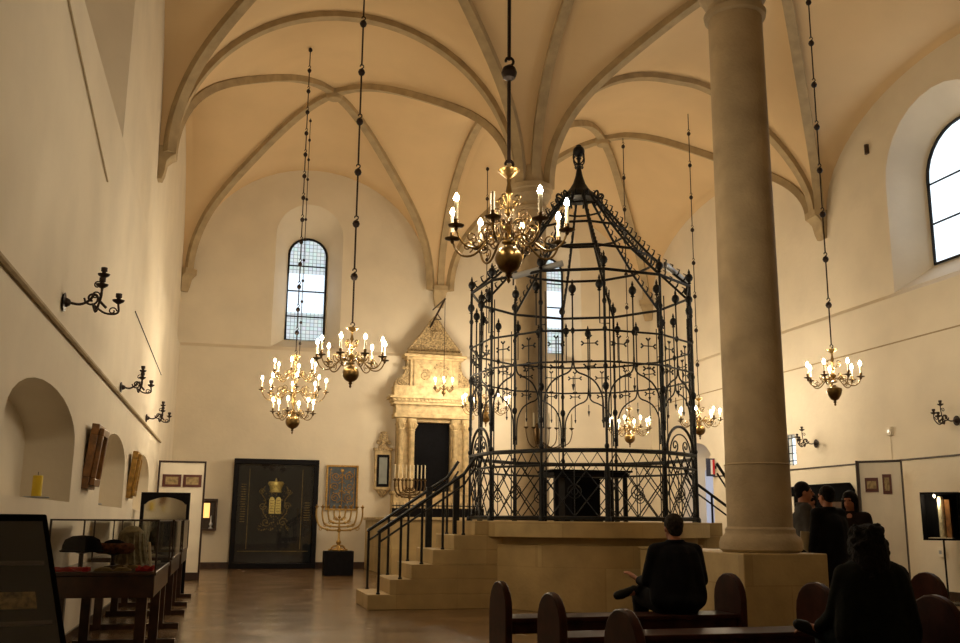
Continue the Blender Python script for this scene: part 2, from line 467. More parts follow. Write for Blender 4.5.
# baseboards
struct(MB().box(XL, XR, YF-.04, YF-.001, 0, .16).build('baseboard_far', 'dark_wood'))
struct(MB().box(XL+.001, XL+.025, YB, YF, 0, .10).build('baseboard_left', 'dark_wood'))
struct(MB().box(XR-.03, XR-.001, YB, 23.2, 0, .14).build('baseboard_right', 'dark_wood'))

# vault ribs
RP = [(-.095, -.10), (-.095, .05), (-.060, .07), (-.060, .10), (-.036, .19), (.036, .19), (.060, .10), (.060, .07), (.095, .05), (.095, -.10)]
ribs = 0
def rib(p, q, n=26):
    """a rib from springing p to crown q, both plan points"""
    p = Vector(p); q = Vector(q); d = q-p; dn = d.normalized()
    diag = abs(dn.x) > .2 and abs(dn.y) > .2
    pts = []
    for i in range(n+1):
        k = math.sin(PI/2*(1-i/n))             # 1 at the springing, 0 at the crown
        pl = q-d*k
        z = ZS+rise(pl.x)*math.sqrt(max(0, 1-k*k))+(dome(pl.x, (1-k*k)**2) if diag else 0)
        pts.append((pl.x, pl.y, z-.02))
    pts.insert(0, (pts[0][0], pts[0][1], ZS-.08))
    m = MB(); m.sweep(pts, Vector((-dn.y, dn.x, 0)), RP)
    return m
def ribset(name_i, segs):
    m = MB()
    for p, q in segs:
        r = rib(p, q); m.add(r.v, r.f)
    return struct(m.build('trim_%d' % name_i, 'rib_stone', sharp=40))
ti = 1
for bx in BX:
    for yy in (Y1, Y2):
        a, b = eff(*bx); c = ((a+b)/2, yy); ribset(ti, [((a, yy), c), ((b, yy), c)]); ti += 1
for by in BY:
    a, b = eff(*by); c = (XC, (a+b)/2); ribset(ti, [((XC, a), c), ((XC, b), c)]); ti += 1
for bx in BX:
    for by in BY:
        a, b = eff(*bx); d, e = eff(*by); c = ((a+b)/2, (d+e)/2)
        o = ribset(ti, [((a, d), c), ((b, d), c), ((a, e), c), ((b, e), c)]); ti += 1
        MB().lathe([(.05,-.25),(.16,-.22),(.20,-.14),(.20,.02)], 20, (c[0], c[1], vault_z(*c))).build('boss', 'rib_stone', o)
# corbels under the springings
def corbel(x, y, nx, ny):
    global ti
    m = MB()
    pf = [(0.0, 7.38), (.08, 7.38), (.12, 7.5), (.15, 7.72), (.22, 7.8), (.30, 7.85), (.30, 8.0), (0, 8.0)]
    A = Matrix.Translation((x, y, 0)) @ Matrix.Rotation(math.atan2(ny, nx), 4, 'Z')
    w = .20
    vs = [(a+.0, -w*(.6+.4*min(1,(b-7.35)/.5)), b) for a, b in pf]+[(a, w*(.6+.4*min(1,(b-7.35)/.5)), b) for a, b in pf]
    n = len(pf); fs = [tuple(range(n)), tuple(range(2*n-1, n-1, -1))]+[(i, i+n, (i+1) % n+n, (i+1) % n) for i in range(n)]
    m.add(vs, fs, A)
    struct(m.build('trim_%d' % ti, 'rib_stone')); ti += 1
for y in (Y1, Y2): corbel(XL-.09, y, 1, 0); corbel(XR+.09, y, -1, 0)
corbel(XC, YF+.09, 0, -1); corbel(XL-.05, YF+.05, 1, -1); corbel(XR+.05, YF+.05, -1, -1)
# picture rails, conduits
def rail(pts, r, m='dark_frame'):
    global ti
    struct(MB().tube(pts, r, 6).build('trim_%d' % ti, m)); ti += 1
rail([(XL+.03, 1.0, 2.90), (XL+.03, 22.0, 2.88)], .022, 'rib_stone')
rail([(XL+.015, 3.0, 5.62), (XL+.015, 7.0, 5.60), (XL+.015, 11.0, 4.95)], .010, 'rib_stone')
rail([(XL+.012, 15.0, 4.3), (XL+.012, 21.0, 4.2)], .008, 'dark_frame')
rail([(XR-.02, 2.0, 2.46), (XR-.02, 23.2, 2.46)], .016, 'dark_frame')
rail([(XR-.01, 2.0, 4.69), (XR-.01, 26.9, 4.69)], .014, 'rib_stone')
rail([(XR-.012, 16.05, 2.46), (XR-.012, 16.05, 3.0)], .008, 'plaster')
rail([(XR+.07, 16.2, 8.72), (XR+.07, 16.2, 8.92)], .055, 'dark_wood')

# ------------------------------------------------------------------ columns
def column(x, y, r0, r1, z0, label, pedestal):
    t = thing('column', label, 'column', (x, y, 0), 0, 'stone columns on the hall axis')
    m = MB(); m.lathe([(r0+.005, z0), (r0+.005, 1.9), (r0+.015, 1.905), (r0, 1.92), (r0-.005, 2.4), (r1, 7.42)], 48)
    m.build('shaft', 'column_stone', t)
    m = MB(); m.lathe([(r1, 7.38), (r1+.045, 7.40), (r1+.055, 7.46), (r1+.01, 7.50), (r1+.01, 7.56), (r1+.04, 7.60), (r1+.08, 7.68), (r1+.11, 7.72), (r1+.11, 7.80), (r1+.14, 7.83), (r1+.14, 7.93), (r1, 8.0), (r1-.05, 8.35), (.1, 8.4)], 48)
    m.build('capital', 'column_stone', t)
    m = MB(); m.lathe([(r0+.06, z0-.21), (r0+.095, z0-.18), (r0+.10, z0-.11), (r0+.08, z0-.05), (r0+.04, z0-.02), (r0+.03, z0), (r0+.03, z0+.04), (r0, z0+.07)], 48)
    m.build('base', 'column_stone', t)
    if pedestal:
        h = .50
        m = MB(); m.box(-h, h, -h, h, 0, z0-.21); m.build('pedestal', 'bimah_stone', t, bevel=.012)
    else:
        m = MB(); m.box(-.5, .5, -.5, .5, 0, z0-.21); m.build('pedestal', 'bimah_stone', t, bevel=.012)
    return t
column(5.745, 9.9, .350, .325, 1.16, 'thick near stone column on a square pedestal in front of the iron canopy', True)
column(5.58, 17.9, .33, .30, 1.17, 'far stone column behind the iron canopy, with its capital in full view', False)

# ------------------------------------------------------------------ chandeliers
FLAME = [(.004, 0), (.011, .008), (.014, .02), (.011, .036), (.004, .052), (.001, .058)]
def chandelier(name, label, loc, R_, n, ball, stem, candle_h=.13, tiers=None, phase=0, urn=False, orn=True, chain_top=None, knot=.85, kr=.05, lit=None, brass='brass', s=None, zoff=0, power=40, double=False, sc_=1.0, bulb='bulb'):
    t = thing(name, label, 'chandelier', loc, 0, 'brass candle chandeliers')
    b = ball
    if urn: pf = [(.004,-b*1.9),(.018,-b*1.8),(.012,-b*1.55),(.03,-b*1.4),(.014,-b*1.25),(b*.5,-b*1.05),(b*.82,-b*.5),(b,b*.1),(b*.96,b*.35),(b*.5,b*.6),(.03,b*.8)]
    else: pf = [(.003,-b*1.75),(.016,-b*1.6),(.02,-b*1.5),(.01,-b*1.35),(.03,-b*1.2),(.02,-b*1.05)]+[(b*math.cos(a), b*math.sin(a)) for a in [R(d) for d in (-75,-60,-45,-30,-15,0,15,30,45,60,72)]]+[(.03,b*1.1)]
    m = MB(); m.lathe(pf, 20); m.build('globe', brass, t)
    z = b*1.1; h = stem
    sp = [(.03,0),(.055,.02),(.055,.04),(.02,.07),(.018,.12),(.045,.18),(.05,.22),(.02,.28),(.016,.36),(.035,.40),(.035,.44),(.015,.48),(.014,.62),(.03,.66),(.022,.72),(.014,.80),(.02,.86),(.05,.90),(.085,.95),(.09,.965),(.03,.975),(.012,1.0)]
    m = MB(); m.lathe([(r*sc_*1.0, z+q*(h-z)) for r, q in sp], 14)
    m.build('stem', brass, t)
    tiers = tiers or [(n, R_, b*1.25, phase)]
    k_l = 0
    for (nn, RR, zt, ph) in tiers:
        S = RR/.5
        prof_ = [(.035,.03),(.10,.07),(.17,.045),(.235,-.03),(.31,-.095),(.39,-.10),(.45,-.055),(.485,.01),(.5,.06)]
        for i in range(nn):
            a = ph+2*PI*i/nn
            m = MB()
            pts = cat_rom([(x*S if x > .04 else x, 0, zz*S*.9) for x, zz in prof_], 3)
            m.tube(pts, .0095*max(.8, sc_), 6)
            m.tube(spiral((.20*S, 0, .085*S), .075*S, .015, -PI*.5, 1.35, n=16), .007*max(.8, sc_), 5)
            m.tube(spiral((.36*S, 0, -.01*S), .055*S, .012, -PI*.6, -1.2, n=14), .006*max(.8, sc_), 5)
            arm = m.build('arm', brass, t, (0,0,zt), (0,0,a))
            zz = .06*S*.9
            d = MB(); d.lathe([(.006,zz-.03),(.016,zz-.02),(.02,zz),(.058*sc_,zz+.012),(.064*sc_,zz+.022),(.058*sc_,zz+.024),(.016,zz+.02),(.014,zz+.035),(.022,zz+.045),(.022,zz+.075),(.015,zz+.08)], 14, (.5*S,0,0))
            d.build('drip_pan', 'dark_brass', arm)
            c = MB(); c.lathe([(.016*sc_,0),(.016*sc_,candle_h),(.006,candle_h+.006)], 10, (.5*S,0,zz+.07)); c.build('candle', 'candle', arm)
            on = lit is None or (k_l % lit[1]) < lit[0]
            if on:
                f = MB(); f.lathe([(r*1.5*sc_, q*1.35) for r, q in FLAME], 10, (.5*S,0,zz+.07+candle_h)); f.build('bulb', bulb, arm)
            k_l += 1
    if orn:
        for i in range(4):
            a = PI/4+PI/2*i
            m = MB(); zz = h*.60
            m.tube(cat_rom([(.012,0,zz-.06),(.06,0,zz-.02),(.10,0,zz+.03),(.09,0,zz+.07),(.06,0,zz+.06)],4), .007, 5)
            m.tube(spiral((.085,0,zz+.0), .035, .01, PI, 1.2, n=10), .006, 5)
            m.ball((.11,0,zz+.05), .016, 8)
            m.build('ornament', brass, t, (0,0,0), (0,0,a))
    if sc_ > 1.1:
        for i in range(8):
            a = phase+PI/8+PI/4*i; m = MB()
            m.tube(cat_rom([(.02,0,.30),(.10,0,.36),(.19,0,.30),(.22,0,.20),(.17,0,.13),(.11,0,.17)],4), .009, 6)
            m.tube(spiral((.15,0,.39), .065, .015, -PI*.6, 1.3, n=16), .007, 5); m.tube(spiral((.27,0,.15), .06, .015, PI*.4, -1.3, n=16), .007, 5)
            m.ball((.22,0,.325), .014, 8)
            m.build('scroll', 'dark_brass', t, None, (0,0,a))
    # suspension: iron rods with knops and hooks up to the vault
    top = chain_top if chain_top else vault_z(loc[0], loc[1])-loc[2]-.02
    ch = MB(); zc = h; kn = []
    step = knot
    while zc < top-.05:
        z2 = min(zc+step, top)
        ch.tube([(0,0,zc+.05), (0,0,z2)], .012*max(.7, kr/.05), 6)
        if z2 < top: kn.append((0, z2, kr))
        ch.tube(spiral((0,0,zc+.035), .03*kr/.05, .022*kr/.05, -PI/2, .8, n=9), .009*kr/.05, 5)
        zc = z2+kr*1.1
    if double:
        ch.tube([(.07,0,h*.9),(.07,0,top*.8)], .008, 5)
        q = h+.2
        while q < top*.8: kn.append((.07, q, .03)); q += .43
    c = ch.build('chain', 'chain_iron', t)
    kmb = MB().lathe([(.012/kr*.05,-.055),(.0375,-.035),(.05,0),(.0375,.035),(.012/kr*.05,.055)], 12)
    k0 = None
    for x_, z_, r_ in kn:
        if k0 is None: k0 = kmb.build('chain_knop', 'chain_iron', c); o_ = k0
        else: o_ = k0.copy(); COL.objects.link(o_); o_.parent = c
        o_.location = (x_, 0, z_); o_.scale = (r_/.05,)*3
    return t
P_ = 75
chandelier('chandelier', 'large brass chandelier in the foreground, with round globe and scrolled arms, hung nearest of all', (2.28, 7.99, 3.54), .53, 8, .125, .86, .17, phase=.25, knot=.93, kr=.075, lit=(5, 6), power=P_*.9, sc_=1.15)
chandelier('chandelier', 'brass chandelier with one tier of candles, left of the canopy, beside the far left window', (1.56, 13.63, 3.30), .49, 9, .12, .68, .15, phase=.1, knot=.74, kr=.055, power=P_)
chandelier('chandelier', 'tall three-tier brass chandelier with many candles in front of the far left window', (1.10, 19.2, 3.14), .60, 8, .14, 1.35, .14,
           tiers=[(6, .40, .12, .2), (8, .62, .52, .0), (6, .42, .88, .3)], knot=.42, kr=.045, power=P_*1.2, double=True, orn=False, bulb='bulb')
chandelier('chandelier', 'small brass chandelier with urn body hanging alone right of the near column', (9.06, 13.18, 3.30), .40, 7, .12, .68, .12, urn=True, phase=.2, knot=.70, kr=.05, power=P_)
chandelier('chandelier', 'brass chandelier hanging between the canopy and the near column, on a long thin knotted rod', (9.75, 19.09, 3.24), .44, 7, .12, .70, .12, phase=.5, knot=.72, kr=.045, power=P_, bulb='bright_bulb')
chandelier('chandelier', 'brass chandelier seen through the right bays of the iron canopy', (9.35, 21.98, 3.28), .50, 8, .13, .75, .14, phase=.15, knot=.80, kr=.05, power=P_, bulb='bright_bulb')
chandelier('chandelier', 'brass chandelier seen through the left posts of the iron canopy beside the far column', (6.30, 24.2, 3.92), .62, 8, .15, .85, .16, phase=.3, knot=.80, kr=.05, power=P_, bulb='bright_bulb')
g = chandelier('chandelier', 'smallest chandelier hung from a bracket in front of the carved stone ark', (5.42, 25.35, 4.66), .27, 6, .06, .26, .14, phase=.3, knot=3.0, kr=.02, power=P_*.35, orn=False, chain_top=2.62, sc_=.9)
m = MB(); m.tube([(0,0,2.60), (-.10,1.0,2.2), (-.15,1.68,1.95)], .028, 6); m.tube([(0,0,2.60), (0,.8,2.62), (0,1.68,2.64)], .02, 6); m.tube([(-.10,1.0,2.2),(-.02,.4,2.1),(-.2,.1,2.2)], .015, 5)
m.build('bracket', 'chain_iron', g)

# candle arm fixed to the far column
t = thing('column_sconce', 'curved candle branch with pale unlit candles fixed on the far column inside the canopy', 'sconce', (5.58, 17.54, 2.9))
MB().lathe([(.02,-.2),(.05,-.15),(.06,0),(.05,.15),(.02,.2)], 12, (0,.0,0)).build('wall_plate', 'dark_brass', t)
for k in range(7):
    x = -.30+k*.15; m = MB()
    m.tube(cat_rom([(0,-.03,-.1),(x*.4,-.22,-.28),(x*.85,-.28,-.2),(x,-.26,-.02),(x,-.25,.08)],4), .010, 6)
    arm = m.build('arm', 'dark_brass', t)
    MB().lathe([(.005,.06),(.045,.09),(.05,.10),(.012,.105)], 12, (x,-.25,0)).build('drip_pan', 'dark_brass', arm)
    MB().lathe([(.016,.10),(.016,.36),(.005,.37)], 10, (x,-.25,0)).build('candle', 'candle', arm)

# ------------------------------------------------------------------ wall sconces (unlit, three cups)
def wall_sconce(label, loc, rz, s=1.0, balls=False, parent_only=False):
    t = thing('wall_sconce', label, 'sconce', loc, rz, 'dark iron wall sconces')
    m = MB(); m.lathe([(.015,0),(.10*s,.004),(.12*s,.02),(.06*s,.03),(.04*s,.06),(.015,.07)], 16, M=Matrix.Rotation(PI/2, 4, 'Y')); m.build('wall_plate', 'chain_iron', t)
    m = MB(); m.tube(cat_rom([(.05,0,0),(.2*s,0,-.01),(.30*s,0,.03),(.36*s,0,.12*s),(.42*s,0,.03),(.5*s,0,-.03)],4), .012, 6)
    m.tube(spiral((.33*s,0,.05), .09*s, .02, PI, 1.3), .010, 5); m.build('bracket', 'chain_iron', t)
    for i, (x, y, z) in enumerate([(.44*s, 0, .34*s), (.46*s, -.22*s, .16*s), (.62*s, .12*s, .05*s)]):
        m = MB(); m.tube(cat_rom([(.34*s,0,.0),(.34*s+(x-.34*s)*.5,y*.6,-.09*s),(x,y,z-.12*s),(x,y,z)],5), .010, 6)
        m.tube(spiral((x-.06*s,y,z-.1*s), .05*s, .012, 0, 1.1, n=12), .007, 5)
        a = m.build('arm', 'chain_iron', t)
        MB().lathe([(.008,-.01),(.065*s,.015),(.075*s,.03),(.02,.03),(.018,.05),(.028,.055),(.028,.09),(.012,.09)], 12, (x,y,z)).build('candle_cup', 'chain_iron', a)
    return t
wall_sconce('black three-cup wall sconce nearest the camera, high above the first niche on the left wall', (XL, 9.07, 3.14), 0, .74)
wall_sconce('middle one of the three black wall sconces on the left wall', (XL, 13.98, 3.02), 0, .64)
wall_sconce('farthest and lowest-looking black wall sconce on the left wall, near the corner', (XL, 18.3, 3.03), 0, .64)
wall_sconce('dark wall sconce on the right wall just right of the near column', (XR, 18.5, 2.97), PI, .78)
wall_sconce('dark wall sconce at the right edge of the picture on the right wall', (XR, 14.25, 3.05), PI, .74)

# ------------------------------------------------------------------ bimah: stone platform
BC = Vector((5.62, 15.2, 0))
def ang(k): # twelve sides; k=0 points at the camera side, turned eleven degrees
    a = math.atan2(-BC.y, -BC.x)+R(11)+k*PI/6
    return a
def ring_pt(r, k, z): return (r*math.cos(ang(k)), r*math.sin(ang(k)), z)
plat = thing('bimah_platform', 'twelve-sided stone platform with steps carrying the iron canopy', 'platform', BC)
PT = 1.27
def dodec(r): return [(r*math.cos(ang(k)), r*math.sin(ang(k))) for k in range(12)]
m = MB(); m.prism(dodec(1.93), 0, .93)
m.prism(dodec(1.86), .93, 1.035); m.build('base_wall', 'bimah_stone', plat, bevel=.008)
m = MB(); m.prism(dodec(2.05), 1.035, PT); m.build('top_slab', 'bimah_stone', plat, bevel=.01)
ST_Y0, ST_Y1 = -.85, .45      # both stairs run along X through the middle of the platform
for sgn, nm in ((-1, 'left'), (1, 'right')):
    m = MB()
    for k in range(6):
        x_in = 1.6; x_out = 3.62-k*.315
        a, b = (sgn*x_in, sgn*x_out) if sgn > 0 else (sgn*x_out, sgn*x_in)
        m.box(a, b, ST_Y0, ST_Y1, k*.2117+(0.0005 if k else 0), (k+1)*.2117-.0012*(k == 5))
    m.build('staircase', 'bimah_stone', plat, bevel=.008)
# low stone wall between the platform and the near column pedestal
blk = thing('stone_block', 'low stone wall joining the platform to the near column pedestal', 'wall', (5.80, 12.3, 0))
MB().box(-.10, .42, -1.86, .83, 0, .90).build('block', 'bimah_stone', blk, bevel=.01)
MB().box(-.12, .44, -1.86, .84, .90, .93).build('coping', 'bimah_stone', blk, bevel=.008)

# stair railings
def stair_rail(label, sgn, y, near):
    t = thing('stair_railing', label, 'railing', (BC.x, BC.y+y, 0), 0, 'black iron stair railings')
    top = []
    for j, k in enumerate((0, 1, 2, 3, 4)):
        x = sgn*(3.46-k*.315); z0 = (k+1)*.2117
        ztop = z0+.90
        m = MB(); m.tube([(x, 0, z0), (x, 0, ztop)], .020, 8); m.lathe([(.03,z0),(.03,z0+.02),(.02,z0+.03)], 10, (x,0,0))
        m.build('post', 'iron', t)
        top.append((x, 0, ztop))
    e = (sgn*2.02, 0, PT+.95)
    m = MB(); m.tube([(top[0][0]-(-sgn)*.02, 0, top[0][2]-.03)]+top+[e], .026, 8); m.build('handrail', 'iron', t)
    m = MB(); m.tube([(p[0], 0, p[2]-.16) for p in top]+[(e[0], 0, e[2]-.16)], .016, 6); m.build('lower_rail', 'iron', t)
    if sgn < 0 and not near:
        for x, zb, zt in ((sgn*2.50, .847, 1.80), (sgn*2.05, 1.0585, 1.98)): MB().box(x-.05, x+.05, -.04, .04, zb, zt).build('newel', 'iron', t, bevel=.006)
    return t
stair_rail('black iron handrail on the near side of the left steps', -1, ST_Y0+.07, True)
stair_rail('black iron handrail on the far side of the left steps', -1, ST_Y1-.07, False)
stair_rail('black iron handrail on the near side of the right steps, beside the near column', 1, ST_Y0+.07, True)
stair_rail('black iron handrail on the far side of the right steps, by the arched doorway', 1, ST_Y1-.07, False)

# ------------------------------------------------------------------ iron canopy
can = thing('iron_canopy', 'tall black wrought-iron openwork canopy with pointed roof standing on the stone platform', 'canopy', (BC.x, BC.y, 0))
RC = 1.87; EZ = 5.05
def knop(m, x, y, z, r=.045):
    m.lathe([(.012,-r*1.5),(r*.8,-r*.7),(r,0),(r*.8,r*.7),(.014,r*1.3)], 10, (x,y,z))
def finial(m, x, y, z):
    m.lathe([(.012,0),(.035,.015),(.02,.035),(.055,.075),(.062,.11),(.05,.15),(.015,.185),(.022,.20),(.004,.26)], 10, (x,y,z))
for k in range(12):
    x, y, _ = ring_pt(RC, k, 0); m = MB()
    m.tube([(x,y,PT),(x,y,EZ+.02)], .021, 8)
    m.lathe([(.05,PT),(.05,PT+.05),(.03,PT+.08)], 10, (x,y,0))
    for z in (2.36, 2.75, 3.25, 3.55, 4.12, 4.55): knop(m, x, y, z, .038 if z != 3.25 else .052)
    # twin rod and hairpin
    a = ang(k); tx, ty = -math.sin(a)*.075, math.cos(a)*.075
    m.tube([(x+tx,y+ty,PT+.02),(x+tx,y+ty,4.2)], .010, 6)
    m.tube([(x+tx,y+ty,4.18),(x+tx*1.0,y+ty,4.55),(x+tx,y+ty,4.72)], .010, 6)
    m.tube([(x+tx,y+ty,4.2),(x-tx,y-ty,4.2),(x-tx,y-ty,4.70)], .010, 5)
    p = m.build('post', 'iron', can)
    m = MB(); finial(m, x*1.0, y*1.0, EZ+.03); finial(m, x-tx, y-ty, 4.70); m.build('finial', 'iron', p)
def hoop(r, z, t, name='hoop'):
    m = MB(); m.tube([ring_pt(r, k, z) for k in range(12)], t, 6, closed=True); m.build(name, 'iron', can)
hoop(RC+.01, 4.10, .017); hoop(RC+.01, 3.62, .015); hoop(RC, EZ, .024); hoop(RC, 2.30, .032, 'top_rail'); hoop(RC, 2.08, .018, 'middle_rail'); hoop(RC, 1.32, .030, 'bottom_rail')
def facet_frame(k):
    A = Vector(ring_pt(RC, k, 0)); B = Vector(ring_pt(RC, k+1, 0)); C = (A+B)/2
    return A, B, C
def facet_pt(k, s, z):   # s from 0 to 1 between the posts
    A, B, _ = facet_frame(k); p = A.lerp(B, s); return (p.x, p.y, z)
for k in range(12):
    L = (Vector(facet_pt(k,1,0))-Vector(facet_pt(k,0,0))).length
    gate = k in (2, 8)
    # lattice balustrade
    m = MB()
    z0, z1 = 1.34, 2.07; nd = 5
    hgt = z1-z0; n_ = 4; dx = 1.0/n_
    run = hgt/L
    for i in range(-3, 7):
        for sg in (1, -1):
            s0 = i*.36+.14; s1 = s0+sg*run*.80
            # clip the slanting bar to the bay
            def at_(s): return z0+(s-s0)/(s1-s0)*hgt
            lo, hi = sorted((s0, s1)); lo2, hi2 = max(lo, .03), min(hi, .97)
            if hi2-lo2 > .04: m.tube([facet_pt(k, lo2, at_(lo2)), facet_pt(k, hi2, at_(hi2))], .010, 5)
    for s in (.03, .5, .97): m.tube([facet_pt(k, s, z0-.02), facet_pt(k, s, z1)], .012 if s != .5 else .008, 5)
    zz = [facet_pt(k, i/8*.94+.03, 2.09 if i % 2 == 0 else 2.27) for i in range(9)]
    m.tube(zz, .012, 5)
    for s, z in ((.5, 1.70), (.5, 1.70001)):
        A, B, C = facet_frame(k); d = (B-A).normalized(); rr = .10 if z == 1.70 else .05
        c0 = Vector(facet_pt(k, s, z)); m.tube([c0+d*rr*math.cos(2*PI*q/14)+Vector((0,0,rr*math.sin(2*PI*q/14))) for q in range(14)], .009, 5, closed=True)
    m.build('lattice_panel', 'iron', can)
    # pointed arch tracery with stem, drop, crosses
    m = MB(); zs, za = 2.78, 3.30
    for sg in (0, 1):
        pts = [facet_pt(k, abs(sg-s), z) for s, z in ((.04, zs-.15), (.045, 3.00), (.08, 3.17), (.17, 3.32), (.30, 3.41), (.42, 3.46), (.48, 3.54), (.5, 3.72))]
        m.tube(cat_rom(pts, 4), .014, 5)
    c = facet_pt(k, .5, 0); cx, cy = c[0], c[1]
    m.tube([(cx,cy,3.70),(cx,cy,4.66)], .013, 6)
    knop(m, cx, cy, 4.10, .035); finial(m, cx, cy, 4.64)
    m.build('tracery_arch', 'iron', can)
    m = MB()
    A, B, C = facet_frame(k); d = (B-A).normalized()
    def cross(s, z, w):
        c0 = Vector(facet_pt(k, s, z))
        for a, b, rr in ((Vector((0,0,0)), Vector((0,0,w)), 1), (Vector((0,0,0)), d*w, 1), (Vector((0,0,0)), -d*w, 1)):
            e = c0+b; m.tube([c0, e], .009, 5)
            pd = Vector((0,0,1)).cross(b.normalized()) if abs(b.z) < 1e-6 else d
            up = Vector((0,0,1)) if abs(b.z) < 1e-6 else d
            for q in (-1, 1): m.tube([e-b.normalized()*.005, e+b.normalized()*.035+up*.032*q], [.010, .016], 5)
    for s in (.24, .76):
        zb = 3.42
        m.tube([facet_pt(k, s, zb), facet_pt(k, s, 3.90)], .009, 5); cross(s, 3.90, .09)
        cross(s, 3.55, .06)
        e = Vector(facet_pt(k, s, 3.12)); m.tube([facet_pt(k, s, zb), e], [.009, .009], 5); m.tube([e, e-Vector((0,0,.06))], [.022, .006], 5)
    # lower drop inside the arch
    e = Vector(facet_pt(k, .5, 3.40)); m.tube([e, e-Vector((0,0,.16))], [.008, .008], 5); m.tube([e-Vector((0,0,.12)), e-Vector((0,0,.22))], [.026, .004], 6)
    m.build('cross_rods', 'iron', can)
# arched gate tops at the two stair heads
for k in (1, 9):
    m = MB(); A, B, C = facet_frame(k); d = (B-A)
    n = 16
    arc = [facet_pt(k, .5+.44*math.cos(PI*i/n), 2.30+.42*math.sin(PI*i/n)) for i in range(n+1)]
    m.tube(arc, .022, 6)
    arc2 = [facet_pt(k, .5+.33*math.cos(PI*i/n), 2.30+.30*math.sin(PI*i/n)) for i in range(n+1)]
    m.tube(arc2, .012, 5)
    dd = d.normalized()
    for s, sg in ((.33, 1), (.67, -1)):
        c0 = Vector(facet_pt(k, s, 2.42))
        m.tube([c0+dd*sg*(.10-.08*q/14)*math.cos(-PI/2+2.6*PI*q/14)+Vector((0,0,(.10-.08*q/14)*math.sin(-PI/2+2.6*PI*q/14))) for q in range(15)], .012, 5)
    m.build('gate_arch', 'iron', can)
# roof
HR = [(RC, EZ), (1.25, 5.62), (.80, 6.15), (.26, 6.85)]
for k in range(12):
    m = MB(); pts = [ring_pt(r, k, z) for r, z in HR]; m.tube(pts, .022, 6)
    rb = m.build('roof_rib', 'iron', can)
    m = MB(); a = ang(k); ux, uy = math.cos(a), math.sin(a)
    P = cat_rom(pts, 6)
    for i in range(1, len(P)-1, 1):
        p = P[i]; o_ = Vector((ux*.72, uy*.72, .68))
        m.tube([p, p+o_*.055, p+o_*.085+Vector((0,0,.04)), p+o_*.06+Vector((-ux*.03,-uy*.03,.085))], [.016,.016,.012,.006], 5)
    m.build('crocket', 'iron', rb)
for r, z, t_ in ((1.25, 5.62, .024), (.80, 6.15, .022), (.42, 6.62, .018)): hoop(r, z, t_, 'roof_hoop')
m = MB(); m.lathe([(.05,6.83),(.29,6.78),(.33,6.80),(.30,6.86),(.22,6.92),(.17,6.98),(.11,7.08),(.065,7.22),(.04,7.36),(.06,7.39),(.03,7.42),(.03,7.52),(.05,7.55),(.03,7.58)], 16)
for i in range(4):
    A = Matrix.Rotation(PI/2*i+.4, 4, 'Z')
    m.tube(cat_rom([(.03,0,7.44),(.10,0,7.47),(.13,0,7.54),(.12,0,7.62),(.10,0,7.60)],4), .014, 5, M=A)
    m.tube(cat_rom([(.03,0,7.38),(.08,0,7.38),(.10,0,7.42)],3), .012, 5, M=A)
for i in range(12):
    A = Matrix.Rotation(PI/6*i, 4, 'Z')
    m.tube(cat_rom([(.30,0,6.80),(.38,0,6.86),(.42,0,6.82),(.40,0,6.76)],3), .018, 5, M=A)
sp = m.build('spire', 'iron', can)
m = MB(); m.ball((0,0,7.68), .105, 16); m.lathe([(.03,7.76),(.05,7.79),(.01,7.81)], 10); m.build('spire_ball', 'iron', sp)

# lighting tubes clipped to the eaves
for lab, a, b in (('pale grey spotlight tube clipped to the right eaves of the iron canopy', (6.64,14.0,5.38), (7.22,14.45,5.24)),
                  ('pale grey spotlight tube clipped to the left eaves of the iron canopy', (4.1,14.1,5.02), (4.75,13.62,5.16))):
    A = Vector(a); B = Vector(b); t = thing('spotlight_tube', lab, 'light', A, 0, 'spotlight tubes on the canopy'); d = B-A
    MB().tube([(0,0,0), d], .05, 10).build('housing', 'grey_metal', t)
    MB().tube([(0,0,.04), (0,0,-.14)], .012, 6).build('clip', 'iron', t)

# reading desk and cases inside the canopy
t = thing('reading_desk', 'dark wooden reading desk covered in black inside the iron canopy', 'desk', (BC.x+.1, BC.y+.2, PT))
MB().box(-.65, .65, -.35, .35, .72, .80).build('desk_top', 'black_wood', t, bevel=.01)
MB().box(-.70, .70, -.40, .40, .80, .83).build('cloth', 'black_cloth', t)
MB().box(-.45, .02, -.30, .30, 0, .72).build('cabinet', 'black_wood', t, bevel=.01)
for x in (-.6, .6):
    for y in (-.3, .3): MB().box(x-.03, x+.03, y-.03, y+.03, 0, .72).build('leg', 'black_wood', t)
t = thing('standing_board', 'dark upright board standing behind the canopy railing in front of the far column', 'board', (BC.x-.32, BC.y-1.0, PT))
MB().box(-.22, .22, -.02, .02, .03, .66).build('panel', 'black_board', t); MB().box(-.24, .24, -.08, .08, 0, .03).build('foot', 'iron', t)

